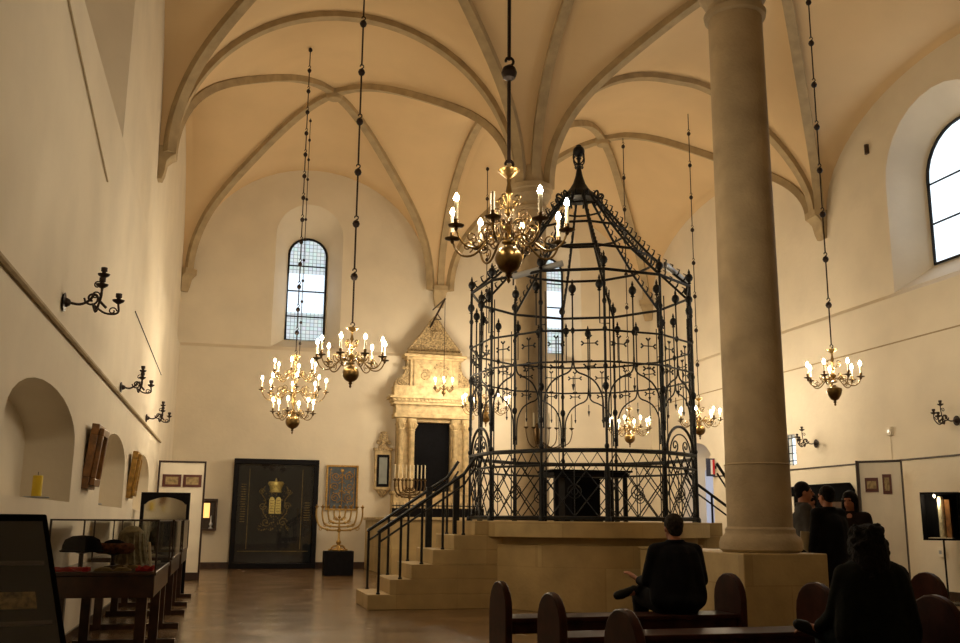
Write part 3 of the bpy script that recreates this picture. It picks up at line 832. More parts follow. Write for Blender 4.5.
# ------------------------------------------------------------------ stone ark on the far wall
ark = thing('stone_ark', 'carved golden-stone ark portal with triangular pediment on the far wall', 'ark', (5.42, 26.98, 0))
PZ = 1.35
m = MB(); m.box(-1.12, 1.12, -.55, 0, PZ, 1.98); m.box(-1.16, 1.16, -.60, 0, 1.98, 2.06); m.build('plinth', 'ark_stone', ark, bevel=.012)
m = MB(); m.box(-1.02, -.52, -.30, 0, 2.06, 4.08); m.box(.52, 1.02, -.30, 0, 2.06, 4.08); m.box(-.52, .52, -.30, 0, 3.98, 4.08); m.build('portal_frame', 'ark_stone', ark, bevel=.012)
for x in (-.93, -.62, .62, .93):
    m = MB(); m.lathe([(.12,2.06),(.12,2.14),(.09,2.18),(.085,2.3),(.080,3.70),(.10,3.74),(.085,3.78),(.14,3.95),(.15,4.0),(.15,4.06)], 16, (x,-.38,0))
    for i in range(6):
        a = PI/3*i; m.tube([(x+.09*math.cos(a),-.38+.09*math.sin(a),3.78),(x+.15*math.cos(a),-.38+.15*math.sin(a),3.9),(x+.12*math.cos(a),-.38+.12*math.sin(a),3.96)], [.02,.03,.012], 5)
    m.build('half_column', 'ark_stone', ark)
m = MB(); m.box(-.50, .50, -.12, -.02, 2.06, 3.98); dr = m.build('door_leaf', 'black_cloth', ark)
m = MB(); m.box(-1.14, 1.14, -.52, 0, 4.08, 4.20); m.box(-1.10, 1.10, -.46, 0, 4.20, 4.44); m.box(-1.18, 1.18, -.56, 0, 4.44, 4.52); m.box(-1.30, 1.30, -.66, 0, 4.60, 4.68); m.box(-1.22, 1.22, -.60, 0, 4.52, 4.60)
for i in range(22): m.box(-1.2+i*.109, -1.2+i*.109+.05, -.63, -.58, 4.545, 4.6)
m.box(-1.16, 1.16, -.48, 0, 4.68, 4.98)
m.build('entablature', 'ark_stone', ark, bevel=.01)
m = MB(); m.box(-.70, .70, -.36, 0, 4.98, 5.74); m.box(-.60, -.52, -.40, -.34, 4.98, 5.74); m.box(.52, .60, -.40, -.34, 4.98, 5.74); m.build('attic', 'ark_stone', ark, bevel=.01)
m = MB()
random.seed(3)
for i in range(26):
    x = -.42+.84*random.random(); z = 5.50+.12*math.sin(x*9)+random.uniform(-.10,.06)
    m.ball((x, -.37, z), random.uniform(.025,.05), 8, (1.2,.5,.8))
for sx in (-1, 1):
    m.tube(spiral((sx*.28,-.38,5.3), .14, .03, 0, sx*1.4), .018, 5)
m.build('garland_relief', 'ark_relief', ark)
for sx in (-1, 1):
    m = MB(); poly = [(sx*.70, 4.98), (sx*1.12, 4.98), (sx*1.10, 5.12), (sx*.98, 5.26), (sx*.86, 5.34), (sx*.80, 5.50), (sx*.78, 5.74), (sx*.70, 5.74)]
    m.prism(poly, -.30, 0, 'y'); m.tube(spiral((sx*.95,-.31,5.12), .11, .02, 0, sx*1.6), .022, 5)
    for i in range(10): m.ball((sx*random.uniform(.74,.90), -.31, random.uniform(5.05,5.5)), .04, 8, (1,.5,1))
    m.build('scroll_wing', 'ark_relief', ark)
m = MB(); m.box(-.82, .82, -.46, 0, 5.74, 5.80); m.box(-.90, .90, -.54, 0, 5.80, 5.88); m.box(-.78, .78, -.42, 0, 5.88, 5.98); m.build('upper_cornice', 'ark_stone', ark, bevel=.01)
m = MB(); m.prism([(-.78, 5.98), (.78, 5.98), (.62, 6.22), (.38, 6.52), (.16, 6.86), (0, 7.04), (-.16, 6.86), (-.38, 6.52), (-.62, 6.22)], -.26, 0, 'y')
for sx in (-1, 1):
    m.tube([(sx*.76,-.27,6.02),(sx*.60,-.27,6.22),(sx*.36,-.27,6.52),(sx*.14,-.27,6.86),(0,-.27,7.02)], .035, 6)
    m.tube(spiral((sx*.26,-.27,6.18), .15, .03, 0, sx*1.5), .025, 5); m.tube(spiral((sx*.52,-.27,6.10), .08, .02, 0, -sx*1.5), .02, 5)
m.lathe([(.03,-.12),(.10,-.04),(.11,.05),(.07,.12),(.12,.16),(.02,.2)], 12, (0,-.28,6.42), squash=.5)
for i in range(34):
    z = random.uniform(6.05,6.8); w = (7.04-z)/1.06*.66
    m.ball((random.uniform(-w,w), -.27, z), random.uniform(.025,.05), 8, (1,.5,1))
m.build('pediment', 'ark_relief', ark)

# stone platform in front of the ark, with dark fence strip
t = thing('ark_platform', 'raised pale stone platform in front of the ark behind the left steps', 'platform', (5.4, 23.6, 0))
MB().box(-1.78, 2.6, -1.3, 3.25, 0, 1.28).build('block', 'bimah_stone', t, bevel=.015)
MB().box(-1.84, 2.66, -1.36, 3.25, 1.28, PZ).build('coping', 'ark_stone', t, bevel=.012)
t = thing('spiked_railing', 'low black spiked railing strip along the edge of the ark platform', 'railing', (5.4, 22.4, PZ))
MB().box(-1.78, .4, -.03, .03, 0, .20).build('base_strip', 'black_wood', t)
m = MB(); m.tube([(-1.78,0,.26),(.4,0,.26)], .014, 6)
for i in range(29): m.tube([(-1.75+i*.076,0,.17),(-1.75+i*.076,0,.33)], [.012,.005], 5)
m.build('spikes', 'iron', t)

# seven-branch candelabrum before the ark
def candelabrum(name, label, loc, n, w, h, ch, lit, mt, zlow=.35, base=True, rc=.014, rz=0):
    t = thing(name, label, 'candelabrum', loc, rz)
    m = MB(); m.lathe([(.16,0),(.17,.02),(.12,.05),(.05,.09),(.035,.14),(.06,.18),(.06,.21),(.03,.25),(.022,zlow),(.05,zlow+.03),(.05,zlow+.07),(.02,zlow+.10),(.018,h*.75),(.04,h*.78),(.016,h*.82),(.016,h)], 16)
    if base:
        for i in range(3):
            A = Matrix.Rotation(2*PI/3*i+.5, 4, 'Z'); m.tube(cat_rom([(.05,0,.12),(.14,0,.10),(.20,0,.03),(.24,0,.01)],3), .022, 6, M=A); m.ball((.24,0,.02), .025, 8, M=A)
    m.build('stem', mt, t)
    half = n//2
    for k in range(-half, half+1):
        m = MB()
        if k: 
            x = w/2*k/half; zl = zlow+.05+(h-zlow-.2)*(1-abs(k)/half)*.85
            m.tube(cat_rom([(0,0,zl),(x*.45,0,zl+.01),(x*.85,0,zl+.10 if abs(k)==half else zl+.06),(x,0,(zl+h)/2+.05),(x,0,h)],4), .020, 6)
            m.ball((x*.5,0,zl+.015), .036, 8); m.tube(spiral((x*.8,0,zl+.03), .05, .015, 0, 1.2, n=10), .010, 5)
        else:
            x = 0; m.lathe([(.014,h),(.03,h+.02),(.014,h+.05)], 10)
        arm = m.build('branch', mt, t)
        MB().lathe([(.01,h-.03),(.045,h+.01),(.050,h+.025),(.016,h+.025),(.018,h+.055),(.012,h+.06)], 12, (x,0,0)).build('cup', mt, arm)
        if ch: MB().lathe([(rc,h+.05),(rc,h+.05+ch),(.004,h+.06+ch)], 8, (x,0,0)).build('candle', 'candle', arm)
    return t
candelabrum('candelabrum', 'dark candelabrum with tall white candles standing on the platform before the ark', (4.42, 24.6, PZ), 9, .78, .92, .34, False, 'dark_brass', .45)
menb = thing('pedestal_block', 'black cube plinth on the floor under the brass menorah', 'plinth', (2.54, 23.42, 0))
MB().box(-.34, .34, -.24, .24, 0, .56).build('block', 'black_wood', menb, bevel=.01)
t = candelabrum('menorah', 'tall polished brass nine-branch menorah on the black cube plinth', (2.54, 23.42, .56), 9, 1.08, 1.00, 0, False, 'polished_brass', .42)

# plaque left of the ark
t = thing('wall_plaque', 'narrow pale stone wall plaque with carved crest and dark-framed panel, left of the ark', 'plaque', (4.06, 26.99, 0))
MB().box(-.23, .23, -.12, 0, 2.10, 3.18).build('stone_surround', 'ark_stone', t, bevel=.012)
MB().box(-.17, .17, -.15, -.12, 2.18, 3.06).build('frame', 'black_wood', t, bevel=.008)
MB().box(-.11, .11, -.165, -.15, 2.26, 2.98).build('panel', 'slate', t)
m = MB(); m.box(-.26, .26, -.15, 0, 3.18, 3.25); m.lathe([(.16,0),(.12,.06),(.07,.12),(.11,.2),(.13,.3),(.07,.38),(.1,.44),(.02,.46)], 12, (0,-.09,3.25), squash=.6)
m.tube(spiral((-.13,-.12,3.40), .07, .02, 0, 1.4), .02, 5); m.tube(spiral((.13,-.12,3.40), .07, .02, PI, -1.4), .02, 5); m.lathe([(.05,-.2),(.16,-.05),(.2,0)], 12, (0,-.08,2.10), squash=.5)
m.box(-.05,.05,-.06,0,2.0,3.2)
m.build('crest', 'ark_relief', t)

# paper-cut style picture in gilt frame
t = thing('framed_picture', 'gilt-framed blue and gold patterned picture on the far wall behind the menorah', 'picture', (2.96, 26.99, 2.14))
m = MB(); w, h, f = .44, .61, .05
m.box(-w,w,-.05,0,h-f,h); m.box(-w,w,-.05,0,-h,-h+f); m.box(-w,-w+f,-.05,0,-h+f,h-f); m.box(w-f,w,-.05,0,-h+f,h-f); m.build('frame', 'gilt', t, bevel=.006)
mat('picture_ground', (.10,.13,.16), .6, var=.3, scale=6)
MB().box(-w+f, w-f, -.02, -.001, -h+f, h-f).build('picture_sheet', 'picture_ground', t)
m = MB()
def motif_arcs(m, y):
    for sx in (-1, 1):
        m.tube(spiral((sx*.17,y,.30), .13, .02, 0, sx*1.7), .012, 4)
        m.tube(spiral((sx*.20,y,.02), .12, .02, PI, sx*1.5), .012, 4)
        m.tube(spiral((sx*.18,y,-.27), .13, .02, 0, -sx*1.7), .012, 4)
        m.tube([(sx*.33,y,-.5),(sx*.33,y,.5)], .010, 4)
    m.tube([(0,y,-.48),(0,y,.40)], .014, 4)
    for z in (-.4,-.15,.1,.3): m.tube([(-.10,y,z),(0,y,z+.08),(.10,y,z)], .012, 4)
    m.ball((0,y,.46), .05, 8, (1,.3,1))
    for i in range(46): m.ball((random.uniform(-.36,.36), y, random.uniform(-.52,.52)), random.uniform(.012,.025), 6, (1,.3,1))
motif_arcs(m, -.022)
m.build('gold_pattern', 'gilt', t)

# dark cabinet / embroidered ark curtain in a black case
t = thing('textile_case', 'large black glazed case with an embroidered dark ark curtain leaning on the far wall', 'display case', (1.18, 26.86, 0), 0)
TL = Matrix.Rotation(R(0), 4, 'X')
w, h = 1.12, 2.86
m = MB(); m.box(-w,w,-.16,.10,h-.14,h); m.box(-w,w,-.16,.10,0,.14); m.box(-w,-w+.13,-.16,.10,.14,h-.14); m.box(w-.13,w,-.16,.10,.14,h-.14); m.build('case_frame', 'black_wood', t, bevel=.015)
MB().box(-w+.13, w-.13, .04, .10, .14, h-.14).build('case_back', 'black_wood', t)
m = MB(); m.box(-w+.14,w-.14,-.01,.03,.16,h-.18)
ct = m.build('curtain', 'navy_velvet', t)
m = MB()
for x in (-.70, .70): m.box(x-.008, x+.008, -.025, -.01, .50, 2.60)
m.box(-.92,.92,-.025,-.01,.44,.455)
m.build('border_braid', 'dull_gold', ct)
m = MB(); m.lathe([(.15,1.98),(.17,2.0),(.15,2.04),(.17,2.14),(.22,2.22),(.18,2.27),(.10,2.22),(.10,2.2),(.03,2.28),(.02,2.34),(.005,2.36)], 14, (0,-.01,0), squash=.3)
for x in (-.16,-.08,.08,.16): m.ball((x,-.03,2.24), .035, 8, (1,.5,1))
m.build('crown', 'gold_thread', ct)
m = MB(); 
for sx in (-1, 1): m.prism([(sx*.01,1.42),(sx*.155,1.42),(sx*.155,1.78),(sx*.135,1.84),(sx*.085,1.87),(sx*.035,1.84),(sx*.01,1.78)], -.035, -.01, 'y')
m.build('tablets', 'gold_thread', ct)
m = MB()
for sx in (-1, 1):
    for z in (1.48,1.55,1.62,1.69,1.76): m.box(min(sx*.04,sx*.13), max(sx*.04,sx*.13), -.038, -.034, z, z+.012)
m.build('tablet_lines', 'maroon', ct)
m = MB()
for sx in (-1, 1):
    m.tube(cat_rom([(sx*.20,-.02,1.30),(sx*.32,-.02,1.5),(sx*.25,-.02,1.75),(sx*.36,-.02,1.95),(sx*.28,-.02,2.15)],5), .016, 5)
    m.tube(spiral((sx*.32,-.02,1.62), .10, .02, 0, sx*1.5), .014, 5); m.tube(spiral((sx*.36,-.02,2.0), .08, .02, 0, -sx*1.5), .012, 5)
    m.tube(spiral((sx*.22,-.02,1.20), .12, .02, 0, sx*1.3), .012, 5)
for i in range(70):
    a = random.uniform(0, 2*PI); r = random.uniform(.2,.38)
    m.ball((r*1.0*math.cos(a), -.018, 1.62+r*1.35*math.sin(a)), random.uniform(.008,.02), 6, (1,.4,1))
for i in range(60): m.ball((random.uniform(-.42,.42), -.018, random.uniform(.98,1.25)), random.uniform(.008,.02), 6, (1,.4,1))
for z in [1.2+i*.065 for i in range(16)]:
    m.box(-.90,-.76-.03*random.random(),-.022,-.01,z,z+.022)
for z in [1.25+i*.065 for i in range(8)]:
    m.box(.76+.03*random.random(),.92,-.022,-.01,z,z+.022)
m.build('embroidery', 'dull_gold', ct)
MB().box(-w+.13, w-.13, -.145, -.135, .14, h-.14).build('glass_front', 'glass', t)

# little lit showcase on the far wall
t = thing('lit_showcase', 'small lit amber showcase with a silver vessel on the far wall beside the white panel', 'display case', (-.50, 27.0, 0))
m = MB(); m.box(-.26,.20,-.05,0,.97,1.79); m.box(-.26,.20,-.30,-.05,.97,1.02); m.box(-.26,.20,-.30,-.05,1.74,1.79); m.box(-.26,-.22,-.30,-.05,1.02,1.74); m.box(.15,.20,-.30,-.05,1.02,1.74); m.build('case', 'dark_wood', t, bevel=.006)
MB().box(-.20,.0,-.065,-.052,1.30,1.68).build('lit_back', 'lamp_glow', t)
MB().lathe([(.05,0),(.06,.01),(.02,.05),(.045,.12),(.02,.18),(.012,.3),(.002,.34)], 12, (.05,-.18,1.02)).build('vessel', 'sign_white', t)

# ------------------------------------------------------------------ standing panels
t = thing('display_panel', 'tall white free-standing panel with two maroon pictures near the far left corner', 'panel', (-1.02, 21.85, 0))
m = MB(); W_, H_ = .49, 2.48
m.box(-W_,-W_+.04,-.05,.05,0,H_); m.box(W_-.04,W_,-.05,.05,0,H_); m.box(-W_+.04,W_-.04,-.05,.05,H_-.04,H_); m.box(-W_+.04,W_-.04,-.06,.06,0,.16); m.build('frame', 'dark_frame', t, bevel=.004)
MB().box(-W_+.04, W_-.04, -.03, .03, .16, H_-.04).build('board', 'panel_white', t)
for x in (-.20, .22):
    m = MB(); m.box(x-.19,x+.19,-.05,-.031,1.93,2.19); p = m.build('picture', 'maroon', t)
    m = MB(); m.box(x-.13,x+.13,-.054,-.050,1.98,2.14); s_ = m.build('print', 'parchment', p)
t = thing('display_panel', 'tall white free-standing panel with two small pictures in front of the right wall', 'panel', (11.52, 15.55, 0), R(40)); t.scale = (.92,.56,.985)
m = MB(); m.box(-.05,.05,-.70,-.67,0,2.46); m.box(-.12,.06,.62,.70,0,2.46); m.box(-.05,.05,-.67,.62,2.42,2.46); m.box(-.05,.05,-.67,.62,0,.1); m.build('frame', 'dark_frame', t, bevel=.004)
MB().box(-.03,.03,-.67,.62,.1,2.42).build('board', 'panel_white', t)
for y0, y1, z0, z1 in ((.05,.46,1.88,2.14), (-.36,-.09,1.84,2.20)):
    p = MB().box(-.055,-.031,y0,y1,z0,z1).build('picture', 'maroon', t)
    MB().box(-.060,-.055,y0+.06,y1-.06,z0+.06,z1-.06).build('print', 'parchment', p)
# black board on the right wall
t = thing('notice_board', 'wide black display board on the right wall behind the standing visitors', 'board', (XR-.05, 18.45, 0)); t.scale = (1,.95,.955)
MB().prism([(-1.25,.35),(1.30,.35),(1.30,2.16),(.6,2.20),(-1.1,2.20),(-1.25,2.05)], -.04, .04, 'x').build('board', 'black_board', t, bevel=.006)
MB().box(-.055,-.045,-.95,-.3,1.0,1.8).build('print', 'dark_wood', t)
MB().box(-.055,-.045,.95,1.15,1.2,1.95).build('label_strip', 'panel_white', t)
for yy in (-1.0, 1.1): MB().box(-.04,.04,yy-.04,yy+.04,0,.35).build('leg', 'black_board', t)

# lit open showcase on a post, right
t = thing('showcase', 'open black showcase box with a lit scroll book on a post by the right wall', 'display case', (11.47, 13.95, 0), R(40)); t.scale = (.80,.52,1.0)
m = MB(); z0, z1 = 1.02, 1.80
m.box(-.22,.25,-.55,.55,z0,z0+.03); m.box(-.22,.25,-.55,.55,z1-.03,z1); m.box(.22,.25,-.55,.55,z0+.03,z1-.03); m.box(-.22,.22,.52,.55,z0+.03,z1-.03); m.box(-.22,.22,-.55,-.52,z0+.03,z1-.03)
m.build('case', 'black_board', t, bevel=.004)
m = MB(); m.tube([(.1,.05,.02),(.1,.05,z0)], .03, 10); m.build('post', 'iron', t); MB().box(-.25,.35,-.35,.45,0,.025).build('base_plate', 'iron', t)
m = MB(); m.lathe([(.07,z0+.04),(.09,z0+.06),(.09,z1-.10),(.07,z1-.07)], 16, (0,.02,0)); m.build('book_roll', 'grey_cloth', t)
MB().box(-.08,.14,-.26,-.12,z0+.03,z1-.12).build('book', 'frame_wood', t)
MB().box(-.20,.10,-.30,.40,z0+.031,z0+.045).build('shelf_sheet', 'paper', t)
MB().ball((-.10,.16,z1-.06), .03, 10).build('lamp', 'spot_glow', t)
L = bpy.data.lights.new('showcase_lamp', 'POINT'); L.energy = 5; L.color = (1,.8,.5); L.shadow_soft_size = .03
lo = bpy.data.objects.new('showcase_lamp', L); COL.objects.link(lo); lo.parent = t; lo.location = (-.14, .12, z1-.12)

# sign and socket by the doorway
t = thing('door_sign', 'small dark sign with red and white panel beside the arched doorway', 'sign', (XR-.16, 23.05, 2.70)); t.scale = (.62,1,.85)
MB().box(-.20,.18,-.02,.02,-.28,.26).build('board', 'sign_blue', t)
MB().box(-.02,.06,-.035,-.02,-.22,.22).build('white_stripe', 'sign_white', t); MB().box(.06,.16,-.035,-.02,-.22,.22).build('red_stripe', 'sign_red', t)
MB().box(.17,.24,-.015,.015,-.05,.05).build('wall_bracket', 'iron', t)
for lab, y, z in (('small white wall socket box low on the right wall below the lit showcase', 14.9, .80), ('tiny pale alarm box above the white panel on the right wall', 16.05, 3.02)):
    t = thing('wall_box', lab, 'socket', (XR-.03, y, z)); MB().box(-.02,.03,-.07,.07,-.08,.08).build('housing', 'panel_white', t, bevel=.005); MB().box(-.026,-.02,-.03,.03,-.03,.03).build('face', 'grey_metal', t)

# ------------------------------------------------------------------ left wall pictures and candles
def tilted_frame(label, y, z, hw, hh, mt):
    t = thing('framed_picture', label, 'picture', (XL+.02, y, z), 0, 'framed pictures on the left wall')
    A = Matrix.Rotation(R(6), 4, 'Y')
    m = MB(); f = .12
    for d0, d1, g in ((.0, .08, 0), (.08, .13, .04)):
        m.box(d0,d1,-hw+g,hw-g,hh-f,hh-g,M=A); m.box(d0,d1,-hw+g,hw-g,-hh+g,-hh+f,M=A); m.box(d0,d1,-hw+g,-hw+f,-hh+f,hh-f,M=A); m.box(d0,d1,hw-f,hw-g,-hh+f,hh-f,M=A)
    m.build('frame', mt, t, bevel=.008)
    m = MB(); m.box(.02,.05,-hw+f,hw-f,-hh+f,hh-f,M=A); m.build('canvas', 'parchment', t)
    m = MB(); m.box(-.0,.02,-hw+.02,hw-.02,-hh+.02,hh-.02,M=A); m.build('backing', 'black_wood', t)
tilted_frame('brown wooden framed picture tilting out between the first and second niches', 11.5, 1.92, .29, .35, 'frame_wood')
tilted_frame('gold-brown framed picture tilting out between the second and third niches', 16.15, 1.93, .22, .36, 'gilt')
for lab, y in (('thick yellow candle standing in the nearest niche of the left wall', 9.2), ('thick yellow candle standing in the second niche of the left wall', 12.88)):
    t = thing('pillar_candle', lab, 'candle', (XL-.08, y, 1.42), 0, 'yellow candles in the niches')
    MB().lathe([(.10,0),(.11,.008),(.10,.016),(.02,.016)], 20).build('saucer', 'grey_metal', t)
    MB().lathe([(.042,.016),(.042,.19),(.036,.195),(.01,.19)], 20).build('wax', 'yellow_wax', t)
    MB().tube([(0,0,.20),(0,0,.225)], .003, 5).build('wick', 'black_wood', t)

# ------------------------------------------------------------------ glazed table cases, left
def table_case(label, x0, x1, y0, y1, zt, hg, trestle=False):
    t = thing('table_case', label, 'display case', ((x0+x1)/2, (y0+y1)/2, 0), 0, 'glazed table cases along the left wall')
    a, b = (x1-x0)/2, (y1-y0)/2
    m = MB(); m.box(-a, a, -b, b, zt-.20, zt-.02); m.build('apron', 'dark_wood', t, bevel=.008)
    m = MB(); m.box(-a-.01, a+.01, -b-.01, b+.01, zt-.02, zt+.01); m.build('table_top', 'dark_wood', t, bevel=.004)
    for sx in (-1, 1):
        for sy in (-1, 1): MB().box(sx*(a-.10)-.045, sx*(a-.10)+.045, sy*(b-.14)-.045, sy*(b-.14)+.045, 0.0, zt-.20).build('leg', 'dark_wood', t, bevel=.004)
    for sy in (-1, 1): MB().box(-a+.0, a+.12, sy*(b-.14)-.04, sy*(b-.14)+.04, .0, .06).build('foot_bar', 'dark_wood', t)
    m = MB(); z0, z1 = zt+.01, zt+.01+hg
    m.add([(-a,-b,z0),(a,-b,z0),(a,b,z0),(-a,b,z0),(-a,-b,z1),(a,-b,z1),(a,b,z1),(-a,b,z1)], [(0,1,5,4),(1,2,6,5),(2,3,7,6),(4,5,6,7)])
    gl = m.build('glass_hood', 'glass', t)
    m = MB()
    for sx in (-1, 1):
        for sy in (-1, 1): m.box(sx*a-.008,sx*a+.008,sy*b-.008,sy*b+.008,z0,z1)
    m.box(-a,a,-b-.008,-b+.008,z1-.008,z1+.006); m.box(-a,a,b-.008,b+.008,z1-.008,z1+.006); m.box(a-.008,a+.008,-b,b,z1-.008,z1+.006); m.box(-a-.008,-a+.008,-b,b,z1-.008,z1+.006)
    m.build('edge_strip', 'dark_frame', t)
    return t
table_case('nearest glazed table case with hats and red cloths beside the left wall', -1.44, -.58, 8.9, 10.9, .80, .43)
table_case('second glazed table case behind the nearest one along the left wall', -1.50, -.62, 12.2, 14.2, .80, .43)
table_case('farthest glazed table case under the black arched hood, near the corner', -1.50, -.64, 15.3, 17.2, .80, .43)
# contents of the nearest case
ZT = .811
def hat(label, x, y, z, s, mt, fur):
    t = thing('round_hat', label, 'hat', (x, y, z))
    if fur:
        m = MB(); m.tube([(s*math.cos(2*PI*i/20), s*math.sin(2*PI*i/20), s*.35) for i in range(20)], s*.34, 8, closed=True); m.build('fur_band', 'brown_fur', t)
        MB().ball((0,0,s*.42), s*.85, 14, (1,1,.6)).build('crown', 'hat_felt', t)
    else:
        MB().lathe([(s*1.05,0),(s*1.1,.01),(s*.98,.02),(s*.96,s*.35),(s*.85,s*.62),(s*.5,s*.80),(.01,s*.84)], 24).build('crown', 'hat_felt', t)
    return t
# stand under the hats
for lab, x, y, h in (('dark round hat stand inside the nearest glazed case', -1.24, 9.35, .15), ('dark hat stand behind the black hat inside the nearest glazed case', -1.02, 9.80, .12)):
    t = thing('hat_stand', lab, 'stand', (x, y, ZT)); MB().lathe([(.07,0),(.08,.01),(.02,.02),(.02,h-.015),(.06,h-.002),(.06,h)], 16).build('stand', 'dark_wood', t)
hat('black round felt hat in the nearest glazed case', -1.24, 9.35, ZT+.152, .17, 'hat_felt', False)
hat('brown fur-trimmed hat beside the black hat in the nearest glazed case', -1.02, 9.80, ZT+.123, .14, 'brown_fur', True)
def head_form(label, x, y, z, mt):
    t = thing('head_form', label, 'mannequin', (x, y, z))
    m = MB(); m.lathe([(.10,0),(.11,.01),(.05,.04),(.045,.08),(.06,.12),(.09,.17),(.10,.24),(.085,.31),(.03,.35)], 18); m.build('form', 'dark_wood', t)
    m = MB(); m.lathe([(.15,.02),(.13,.08),(.115,.16),(.122,.24),(.108,.32),(.06,.365),(.01,.375)], 18)
    for i in range(14):
        a = 2*PI*i/14; m.tube([(.11*math.cos(a),.11*math.sin(a),.3),(.13*math.cos(a),.13*math.sin(a),.15),(.16*math.cos(a+.1),.16*math.sin(a+.1),.01)], [.012,.018,.014], 5)
    m.build('headcloth', mt, t)
head_form('grey cloth headdress on a head form at the right of the nearest glazed case', -.90, 10.15, ZT, 'grey_cloth')
def flat_cloth(label, x, y, w, d, mt, z=ZT, rz=0):
    random.seed(int(x*100)+int(y*10))
    m = MB(); n = 9; vs = []; 
    for j in range(n):
        for i in range(n):
            u = i/(n-1)-.5; v = j/(n-1)-.5
            vs.append((u*w, v*d, .022+.012*math.sin(u*13+v*7)+random.uniform(0,.006)))
    fs = [(j*n+i, j*n+i+1, (j+1)*n+i+1, (j+1)*n+i) for j in range(n-1) for i in range(n-1)]
    b = len(vs); vs += [(p[0], p[1], 0) for p in vs]
    fs += [(q[3]+b, q[2]+b, q[1]+b, q[0]+b) for q in fs[:]]
    edge = [i for i in range(n)]+[j*n+n-1 for j in range(1,n)]+[(n-1)*n+i for i in range(n-2,-1,-1)]+[j*n for j in range(n-2,0,-1)]
    fs += [(edge[i], edge[(i+1)%len(edge)], edge[(i+1)%len(edge)]+b, edge[i]+b) for i in range(len(edge))]
    m.add(vs, fs); o = m.build('cloth', mt, None, (x,y,z), (0,0,rz)); return tag(o, label, 'cloth')
flat_cloth('bright red cloth lying at the left front of the nearest glazed case', -1.27, 9.08, .28, .20, 'red_cloth')
flat_cloth('second red cloth lying at the right end of the nearest glazed case', -.68, 9.22, .14, .4, 'red_cloth')
def book_open(label, x, y, rz, mt='parchment', s=1):
    t = thing('open_book', label, 'book', (x, y, ZT), rz)
    m = MB()
    for sx in (-1, 1):
        m.prism([(0,.002),(sx*.03*s,.028),(sx*.10*s,.030),(sx*.15*s,.012),(sx*.15*s,.002)], -.10*s, .10*s, 'y')
    m.build('pages', mt, t)
    MB().box(-.157*s,.157*s,-.107*s,.107*s,0,.002).build('cover', 'dark_wood', t)
    return t
book_open('open parchment book in the middle of the nearest glazed case', -.94, 9.10, .1, 'parchment', 1.0)
book_open('open tan book right of the middle one in the nearest glazed case', -.86, 9.58, -.2, 'parchment', .8)
t = thing('scroll_pointer', 'white rod leaning upright at the right end of the nearest glazed case', 'pointer', (-.66, 9.75, ZT))
MB().tube([(0,-.25,.012),(-.05,.05,.22)], .014, 8).build('rod', 'paper', t)
t = thing('scroll_pointer', 'short white rod lying across the far right end of the nearest glazed case', 'pointer', (-.72, 10.6, ZT+.013))
MB().tube([(-.05,-.1,0),(.06,.1,0)], .013, 8).build('rod', 'paper', t)
# contents of second case
def jar(label, x, y, mt):
    t = thing('head_form', label, 'mannequin', (x, y, ZT))
    MB().lathe([(.08,0),(.09,.01),(.04,.04),(.05,.1),(.085,.16),(.09,.23),(.05,.30),(.01,.31)], 16).build('form', 'dark_wood', t)
    MB().lathe([(.10,.12),(.11,.2),(.10,.28),(.05,.335),(.01,.34)], 16).build('wig', mt, t)
jar('dark brown haired head form in the second glazed case', -.86, 13.3, 'dark_hair')
t = thing('open_book', 'pale open book at the end of the second glazed case', 'book', (-.85, 12.6, ZT), .3)
MB().prism([(-.16,.002),(-.02,.03),(0,.01),(.02,.03),(.16,.002)], -.12,.12,'y').build('pages', 'paper', t)
t = thing('open_book', 'pale open book in the farthest glazed case under the arched hood', 'book', (-.80, 15.8, ZT), .3)
MB().prism([(-.16,.002),(-.02,.03),(0,.01),(.02,.03),(.16,.002)], -.12,.12,'y').build('pages', 'paper', t)

# arched black hood frame
t = thing('arched_frame', 'black arch-topped frame with mirror glass standing behind the glazed table cases', 'mirror', (-1.06, 17.6, 0))
m = MB(); n = 12
arc_in = [(-.33+.66*i/n, 1.53+.09*math.sin(PI*i/n)) for i in range(n+1)]
m.prism([(-.40,1.50),(-.33,1.50)]+arc_in[1:-1]+[(.33,1.50),(.40,1.50),(.40,1.70),(-.40,1.70)], -.05, .05, 'y')
m.box(-.40,-.345,-.05,.05,0,1.5); m.box(.345,.40,-.05,.05,.0,1.5); m.box(-.345,.345,-.05,.05,.60,.68)
m.build('frame', 'black_wood', t, bevel=.004)
mm = bpy.data.materials.new('mirror'); mm.use_nodes = True; b_ = mm.node_tree.nodes['Principled BSDF']; b_.inputs['Metallic'].default_value = 1; b_.inputs['Roughness'].default_value = .06; b_.inputs['Base Color'].default_value = (.62,.60,.52,1); M_['mirror'] = mm
MB().box(-.345,.345,.0,.02,.68,1.62).build('mirror_glass', 'mirror', t)

# slanted dark display case at the left edge
t = thing('slanted_case', 'dark sloping glass-fronted display case at the left edge of the picture', 'display case', (-1.165, 5.62, 0), R(13))
def slab(a, b): # trapezoid solid: a = bottom rect, b = top rect (x0,x1,y0,y1,z)
    m = MB(); vs = [(a[0],a[2],a[4]),(a[1],a[2],a[4]),(a[1],a[3],a[4]),(a[0],a[3],a[4]),(b[0],b[2],b[4]),(b[1],b[2],b[4]),(b[1],b[3],b[4]),(b[0],b[3],b[4])]
    return m.add(vs, [(3,2,1,0),(4,5,6,7),(0,1,5,4),(1,2,6,5),(2,3,7,6),(3,0,4,7)])
slab((-.33,.48,-.75,.40,0), (-.33,.22,-.12,.32,1.27)).build('body', 'black_board', t, bevel=.008)
m = slab((-.30,.60,-.66,-.64,.18), (-.30,.22,-.22,-.20,1.20)); m.v = [(x, y-.10, z) for x, y, z in m.v]
m = MB()
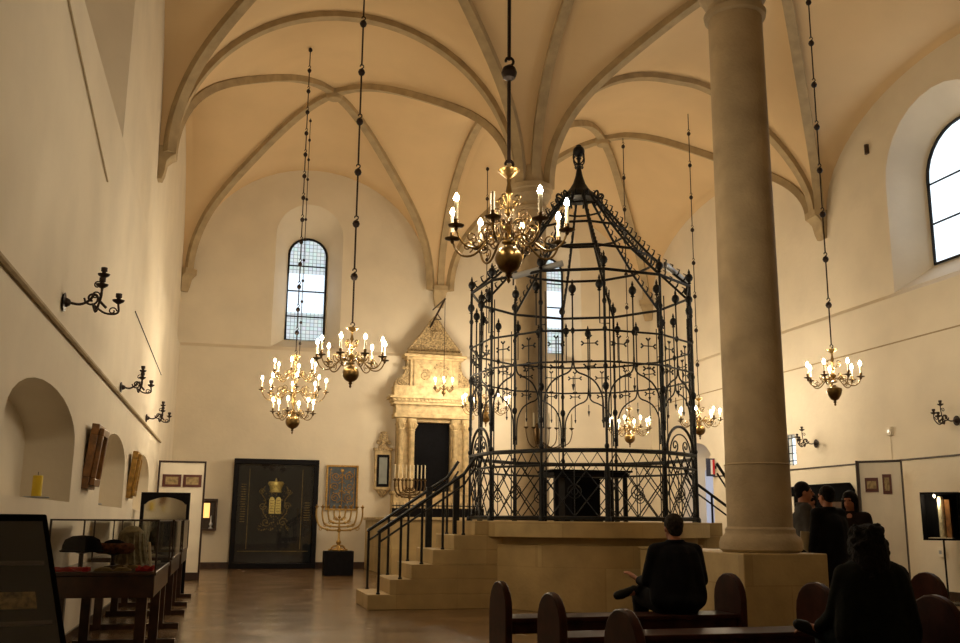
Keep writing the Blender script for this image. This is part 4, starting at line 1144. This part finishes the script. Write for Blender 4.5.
def sf(u, v, off):  # point on the sloping front
    x0 = -.31; x1 = .48+(.22-.48)*v-.02; return (x0+(x1-x0)*u, -.75+.63*v-off*.9, 1.27*v+off*.45)
def sq(m, u0, u1, v0, v1, o0=.004, o1=.02):
    vs = [sf(u0,v0,o0),sf(u1,v0,o0),sf(u1,v1,o0),sf(u0,v1,o0),sf(u0,v0,o1),sf(u1,v0,o1),sf(u1,v1,o1),sf(u0,v1,o1)]
    m.add(vs, [(3,2,1,0),(4,5,6,7),(0,1,5,4),(1,2,6,5),(2,3,7,6),(3,0,4,7)])
sq(m, .02, .98, .10, .96, .03, .036); m.build('glass_front', 'glass', t)
m = MB()
for v in (.16,.36,.58,.80): sq(m, .05, .95, v, v+.015, .003, .012)
m.build('shelf_line', 'dark_frame', t)
m = MB()
for u0,u1,v0,v1 in ((.1,.35,.2,.33),(.45,.8,.22,.31),(.12,.5,.42,.54),(.58,.9,.43,.5),(.15,.4,.63,.74),(.5,.85,.64,.70)): sq(m, u0,u1,v0,v1,.003,.010)
m.build('exhibit_sheet', 'dull_gold', t)

# ------------------------------------------------------------------ benches
XB0, XB1 = 2.31, 4.52
def end_board(w, h, th=.06):
    m = MB(); n = 10; rr = w/2
    poly = [(-w/2*1.0,0),(w/2,0),(w/2,h-rr*.9)]+[(rr*math.cos(PI*i/n), h-rr*.9+rr*.9*math.sin(PI*i/n)) for i in range(1,n)]+[(-w/2,h-rr*.9)]
    m.prism(poly, -th/2, th/2, 'x'); return m
def bench(label, x0, x1, y, mid=()):
    t = thing('bench', label, 'bench', (x0, y, 0), 0, 'dark wooden benches')
    L = x1-x0
    t.rotation_euler.z = R(1.5)
    for x, hb in ((0, .755), (L, .81)):
        b = end_board(.50, hb).build('end_board', 'bench_wood', t, (x, 0, 0), bevel=.012)
    m = MB(); m.box(.03, L-.03, -.20, .20, .42, .46); m.build('seat', 'bench_wood', t, bevel=.008)
    m = MB(); m.box(.03, L-.03, -.17, -.14, .33, .42); m.box(.03, L-.03, .14, .17, .33, .42); m.build('apron', 'bench_wood', t)
    m = MB(); m.box(.03, L-.03, -.02, .02, .12, .20); m.build('stretcher', 'bench_wood', t)
    return t
bench('farthest dark bench with rounded ends, on which the man in black sits', XB0, XB1, 8.32)
bench('middle dark bench with rounded ends, empty, between the two seated visitors', XB0, XB1, 6.93)
bench('nearest dark bench with rounded ends at the bottom edge, on which the curly-haired visitor sits', XB0, XB1, 5.58)
bench('short dark bench on the right, mostly hidden behind the curly-haired visitor', 5.75, 6.62, 8.32)

# ------------------------------------------------------------------ people
def remesh(mb, name, mt, parent, vox=.014, smooth=3):
    me = bpy.data.meshes.new(name); me.from_pydata(mb.v, [], mb.f)
    o = bpy.data.objects.new('tmp', me); COL.objects.link(o)
    r = o.modifiers.new('r', 'REMESH'); r.mode = 'VOXEL'; r.voxel_size = vox; r.use_smooth_shade = True
    s = o.modifiers.new('s', 'SMOOTH'); s.iterations = smooth; s.factor = .5
    dg = bpy.context.evaluated_depsgraph_get(); dg.update()
    m2 = bpy.data.meshes.new_from_object(o.evaluated_get(dg)); m2.name = name
    bpy.data.objects.remove(o); bpy.data.meshes.remove(me)
    m2.materials.clear(); m2.materials.append(M_[mt])
    m2.polygons.foreach_set('use_smooth', [True]*len(m2.polygons))
    o = bpy.data.objects.new(name, m2); COL.objects.link(o); o.parent = parent
    return o
def vlerp(a, b, t): return Vector(a).lerp(Vector(b), t)
def hand(mb, wrist, dirv, palmn, s=1.0, curl=.5):
    """palm, four fingers and a thumb; dirv = direction of the fingers, palmn = palm normal"""
    d = Vector(dirv).normalized(); nrm = Vector(palmn); nrm = (nrm-d*nrm.dot(d)).normalized(); sd = d.cross(nrm)
    w = Vector(wrist)
    for q in (-1, -.33, .33, 1):
        mb.capsule(w+d*.01+sd*q*.012*s, .014*s, w+d*.085*s+sd*q*.030*s, .0125*s, 8)
    for q, L in ((-1, .85), (-.33, 1.0), (.33, .95), (1, .75)):
        p = w+d*.09*s+sd*q*.030*s; dd = d.copy(); l = .034*L*s
        for j in range(3):
            e = p+dd*l; mb.capsule(p, .0095*s, e, .0085*s, 8); p = e
            dd = (dd*math.cos(curl)+nrm*math.sin(curl)*1).normalized(); l *= .8
    p = w+d*.02*s-sd*.028*s; t1 = (d*.7-sd*.7+nrm*.2).normalized(); e = p+t1*.045*s; mb.capsule(p, .013*s, e, .011*s, 8)
    mb.capsule(e, .011*s, e+(d*.9+nrm*.3).normalized()*.035*s, .009*s, 8)
def person(label, loc, rz, J, jacket, trousers, hair, hairstyle='short', s=1.0, head_turn=0, vox=.014, build_=1.0):
    """J: joint positions in local space (x right, y forward, z up)"""
    t = thing('person', label, 'person', loc, rz)
    t.scale = (s, s, s)
    g = lambda k: Vector(J[k])
    b = build_
    # ---- body: one continuous surface
    m = MB(); hd = g('head'); nk = g('neck'); ch = g('chest'); pv = g('pelvis')
    RT = Matrix.Translation(hd) @ Matrix.Rotation(head_turn, 4, 'Z')
    m.ball((0,-.012,.03), .092, 16, (.84,1.02,1.02), RT); m.ball((0,.018,-.035), .070, 14, (.88,1.0,1.12), RT); m.ball((0,.045,-.085), .032, 10, (1,1,.8), RT)
    m.capsule(RT @ Vector((0,.095,.012)), .011, RT @ Vector((0,.112,-.022)), .016, 8)       # nose
    m.capsule(RT @ Vector((-.035,.078,.028)), .013, RT @ Vector((.035,.078,.028)), .013, 8)  # brow
    m.ball((0,.082,-.058), .020, 8, (1.2,.7,.6), RT)
    for sx in (-1, 1): m.ball((sx*.079,-.008,-.005), .028, 10, (.35,.65,1.1), RT)
    m.capsule(hd+Vector((0,-.02,-.06)), .055, nk, .058)
    m.capsule(nk, .06, ch, .13*b); m.capsule(ch, .135*b, pv, .13*b)
    for sx, S in ((-1, 'l'), (1, 'r')):
        sh, el, wr = g('sh'+S), g('el'+S), g('wr'+S)
        m.capsule(nk+Vector((0,0,-.04)), .06, sh, .058); m.capsule(ch+Vector((sx*.05,0,0)), .10*b, sh, .06)
        m.capsule(sh, .055, el, .042); m.capsule(el, .042, wr, .028)
        hand(m, wr, J.get('hd'+S, (wr-el)), J.get('hn'+S, (-sx,0,0)), 1.0, J.get('curl', .45))
        hp, kn, an = g('hp'+S), g('kn'+S), g('an'+S)
        m.capsule(pv, .12*b, hp, .095*b); m.capsule(hp, .092*b, kn, .058); m.capsule(kn, .056, an, .038)
        tt = g('to'+S); m.capsule(an, .038, an.lerp(tt, .3), .036); m.capsule(an.lerp(tt, .2), .034, tt, .026)
    body = remesh(m, 'body', 'skin', t, vox=min(vox, .010))
    m = MB()
    for sx in (-1, 1): m.ball((sx*.032,.082,.010), .011, 8, (1,.6,.7), RT)
    m.build('eyes', 'eye', t)
    m = MB(); m.ball((0,.098,-.056), .020, 8, (1.1,.4,.35), RT); m.build('mouth', 'lip', t)
    # ---- jacket
    m = MB(); c = .022
    m.capsule(nk+Vector((0,-.01,-.035)), .070, ch, .145*b+c*.6); m.capsule(ch, .150*b+c*.6, pv+Vector((0,0,.02)), .155*b+c)
    if J.get('skirt'): m.ball(pv+Vector((0,-.01,-.02)), .20, 18, (1.30,1.0,.55))
    if J.get('coat'): m.capsule(pv, .155*b+c, pv+Vector((0,0,-.34)), .17*b+c)
    for sx, S in ((-1, 'l'), (1, 'r')):
        sh, el, wr = g('sh'+S), g('el'+S), g('wr'+S)
        m.capsule(nk+Vector((0,-.01,-.05)), .072, sh, .075); m.capsule(ch+Vector((sx*.06,0,-.02)), .125*b, sh+Vector((0,0,-.02)), .078)
        m.capsule(ch+Vector((sx*.06,0,-.02)), .125*b, pv+Vector((sx*.07,0,.05)), .12*b)
        m.capsule(sh, .076, el, .062); m.capsule(el, .062, wr.lerp(el, .12), .043)
    for sx in (-1, 1): m.capsule(ch+Vector((sx*.08*b,-.01,.02)), .125*b, pv+Vector((sx*.115*b,-.01,.02)), .125*b)
    # collar
    m.tube([nk+Vector((.068*math.cos(2*PI*i/12), -.012+.068*math.sin(2*PI*i/12), .012)) for i in range(12)], .018, 6, closed=True)
    for i in range(5):      # folds
        z = (ch.z-pv.z)*i/5+pv.z
        m.capsule(pv.lerp(ch, i/5)+Vector((-.10*b,-.10*b,.0)), .045, pv.lerp(ch, i/5)+Vector((.10*b,-.10*b,.03*(-1)**i)), .045)
    remesh(m, 'jacket', jacket, t, vox=vox, smooth=2)
    # ---- trousers
    m = MB()
    m.capsule(pv+Vector((0,0,.03)), .135*b, pv+Vector((0,0,-.03)), .135*b)
    for sx, S in ((-1, 'l'), (1, 'r')):
        hp, kn, an = g('hp'+S), g('kn'+S), g('an'+S)
        m.capsule(pv, .13*b, hp, .112*b); m.capsule(hp, .112*b, kn, .080); m.capsule(kn, .080, an.lerp(kn, .08), .060)
    remesh(m, 'trousers', trousers, t, vox=vox, smooth=2)
    for S in ('l', 'r'):
        an, tt = g('an'+S), g('to'+S); d = (tt-an); dn = d.normalized(); upv = (g('kn'+S)-an).normalized()
        m = MB(); heel = an-dn*.045-upv*.045
        m.capsule(heel+dn*.02, .046, an-upv*.01, .050, 10); m.capsule(heel+dn*.03, .042, tt-upv*.02, .040, 10); m.capsule(tt-upv*.02-dn*.05, .046, tt-upv*.022, .040, 10)
        remesh(m, 'shoe', 'shoe', t, vox=.012, smooth=2)
    # ---- hair
    m = MB(); random.seed(len(label))
    if hairstyle == 'short':
        m.ball((0,-.022,.045), .098, 16, (.90,1.02,.98), RT); m.ball((0,-.055,-.005), .072, 12, (1.0,.8,.95), RT)
    elif hairstyle == 'cap':
        m.ball((0,-.018,.050), .100, 16, (.90,1.04,.95), RT); m.ball((0,-.05,.0), .070, 12, (1,.8,.9), RT); m.capsule(RT @ Vector((-.05,.085,.055)), .014, RT @ Vector((.05,.085,.055)), .014)
    elif hairstyle == 'long':
        m.ball((0,-.020,.045), .104, 16, (.92,1.02,.98), RT); m.capsule(RT @ Vector((0,-.06,0)), .085, RT @ Vector((0,-.07,-.16)), .075)
        for sx in (-1, 1): m.capsule(RT @ Vector((sx*.075,-.01,.03)), .035, RT @ Vector((sx*.085,-.01,-.15)), .030)
    else:       # voluminous curls
        m.ball((0,-.03,.03), .122, 16, (1.02,1.03,1.0), RT); m.capsule(RT @ Vector((0,-.055,0)), .12, RT @ Vector((0,-.07,-.12)), .125)
        for i in range(150):
            a = random.uniform(0, 2*PI); zz = random.uniform(-.26, .15)
            rr = .125*math.sqrt(max(.1, 1-((zz-.0)/.19)**2)) if zz > 0 else .135+.02*math.sin(zz*20)
            x = rr*1.12*math.cos(a); y = rr*1.05*math.sin(a)-.05
            if y > .045 and zz < .06: continue
            m.ball((x*.88, y*.88, zz*.95), random.uniform(.014,.026), 8, (1,1,1), RT)
    remesh(m, 'hair', hair, t, vox=.012, smooth=1 if hairstyle != 'curly' else 0)
    return t
def seated(turn=0, cross='r', lean=.05, wr_l=None, wr_r=None):
    J = dict(pelvis=(0,0,.13), chest=(0,lean*.6,.44), neck=(0,lean,.62), head=(0,lean+.02,.745),
             shl=(-.18,lean*.9,.545), shr=(.18,lean*.9,.545),
             ell=(-.27,lean+.06,.30), elr=(.27,lean+.06,.30), wrl=(-.27,.28,.24), wrr=(.14,.30,.22),
             hpl=(-.10,.02,.09), hpr=(.10,.02,.09), knl=(-.16,.44,.12), knr=(.20,.44,.12),
             anl=(-.14,.46,-.30), anr=(.16,.46,-.30), tol=(-.15,.62,-.38), tor=(.18,.62,-.38))
    return J
# man in black on the farthest bench: right ankle on left knee, foot showing at the left
J = seated()
J.update(knr=(.26,.36,.16), anr=(-.24,.36,.17), tor=(-.42,.33,.13), knl=(-.17,.44,.12), anl=(-.14,.47,-.31), tol=(-.15,.64,-.385),
         shl=(-.19,.03,.53), shr=(.19,.03,.53), ell=(-.25,.08,.28), wrl=(-.24,.30,.26), hdl=(-.5,.5,.5), hnl=(0,.2,-1), elr=(.25,.03,.28), wrr=(.16,.28,.26), hdr=(-.6,.5,-.1), hnr=(0,0,-1), head=(0,.06,.73), neck=(0,.03,.61))
J['skirt'] = True
person('person with short grey hair in a black jacket seated with back to the camera', (3.99, 8.36, .46), 0, J, 'black_jacket', 'dark_trousers', 'grey_hair', 'short', 1.02, build_=1.12, vox=.014)
# curly-haired person on the nearest bench
J = seated()
J.update(knr=(.24,.34,.16), anr=(-.20,.36,.10), tor=(-.38,.34,.16), head=(-.02,.05,.70), neck=(0,.02,.585), shl=(-.19,.03,.51), shr=(.19,.03,.51),
         ell=(-.25,.10,.24), wrl=(-.27,.32,.13), hdl=(-.7,.5,-.05), hnl=(0,0,-1), elr=(.29,.10,.28), wrr=(.20,.30,.20), hdr=(-.5,.6,-.1), hnr=(0,0,-1))
person('person with big curly dark hair in a dark jacket seated at the lower right', (4.06, 5.62, .45), R(-8), J, 'green_jacket', 'denim', 'dark_hair', 'curly', .95, build_=1.24, vox=.014)
def standing():
    return dict(pelvis=(0,0,.95), chest=(0,.0,1.25), neck=(0,0,1.46), head=(0,.02,1.60),
             shl=(-.18,0,1.40), shr=(.18,0,1.40), ell=(-.24,-.01,1.12), elr=(.24,-.01,1.12), wrl=(-.25,.06,.87), wrr=(.25,.06,.87),
             hpl=(-.09,0,.90), hpr=(.09,0,.90), knl=(-.10,.02,.49), knr=(.10,.02,.49), anl=(-.10,0,.085), anr=(.10,0,.085), tol=(-.12,.16,.045), tor=(.12,.16,.045), curl=.3)
J = standing(); J.update(ell=(-.25,.03,1.13), wrl=(-.12,.27,1.08), hdl=(.9,.3,0), hnl=(0,0,-1), elr=(.25,.02,1.13), wrr=(.10,.27,1.05), hdr=(-.9,.3,0), hnr=(0,0,-1))
person('person in a grey shirt standing in profile behind the near column base, holding white papers', (6.99, 10.98, 0), R(-112), J, 'grey_shirt', 'dark_trousers', 'dark_hair', 'short', 1.03, vox=.018)
J = standing(); J['coat'] = True
person('person in a long dark coat standing with the back turned beside the near column', (6.82, 10.20, 0), R(10), J, 'black_jacket', 'dark_trousers', 'dark_hair', 'short', .985, build_=1.12, vox=.018)
J = standing()
person('person with long dark hair in a brown jacket standing and facing the near column', (7.42, 10.62, 0), R(125), J, 'brown_jacket', 'dark_trousers', 'dark_hair', 'long', .96, vox=.018)
J = standing()
person('person half hidden between the grey-shirted and the dark-coated visitors', (7.60, 11.75, 0), R(100), J, 'black_jacket', 'dark_trousers', 'dark_hair', 'short', .97, vox=.018)
# papers held by the grey-shirted visitor
t = thing('paper_sheet', 'white folded paper sheets held by the grey-shirted standing visitor', 'paper', (6.52, 10.25, 1.12))
m = MB(); m.prism([(-.05,.06),(.08,.05),(.12,-.12),(.10,-.22),(-.02,-.15),(-.06,-.05)], -.012, .0, 'y'); m.build('sheets', 'paper', t)
t = thing('tote_bag', 'pale yellow bag hanging beside the dark-coated standing visitor', 'bag', (7.08, 10.22, .42))
m = MB(); m.box(-.06,.10,-.05,.05,0,.32); m.build('bag_body', 'parchment', t, bevel=.02); MB().tube([(-.03,0,.32),(-.02,0,.40),(.05,0,.40),(.07,0,.32)], .006, 5).build('handles', 'parchment', t)

# ------------------------------------------------------------------ light and camera
def area(loc, rot, sx, sy, e, col):
    L = bpy.data.lights.new('window_light', 'AREA'); L.shape = 'RECTANGLE'; L.size = sx; L.size_y = sy; L.energy = e; L.color = col
    o = bpy.data.objects.new('window_light', L); COL.objects.link(o); o.location = loc; o.rotation_euler = rot
    return o
# daylight entering through the high windows
area((XR+.45, 14.25, 7.2), (0, R(90), 0), 2.0, 1.5, 14, (.75,.86,1))
w = bpy.data.worlds.new('world'); sc.world = w; w.use_nodes = True
w.node_tree.nodes['Background'].inputs[0].default_value = (.5,.6,.75,1); w.node_tree.nodes['Background'].inputs[1].default_value = .3

cam = bpy.data.cameras.new('camera'); cam.sensor_width = 36; cam.lens = 966/960*36; cam.clip_start = .05; cam.clip_end = 200
co = bpy.data.objects.new('camera', cam); COL.objects.link(co); co.location = (0, 0, 1.25)
co.rotation_euler = (Matrix.Rotation(R(-14.2), 3, 'Z') @ Matrix.Rotation(R(90+11.73), 3, 'X') @ Matrix.Rotation(R(.5), 3, 'Z')).to_euler()
sc.camera = co
sc.view_settings.view_transform = 'Standard'; sc.view_settings.look = 'None'; sc.view_settings.gamma = 1; sc.view_settings.use_curve_mapping = False
sc.view_settings.exposure = 0.26
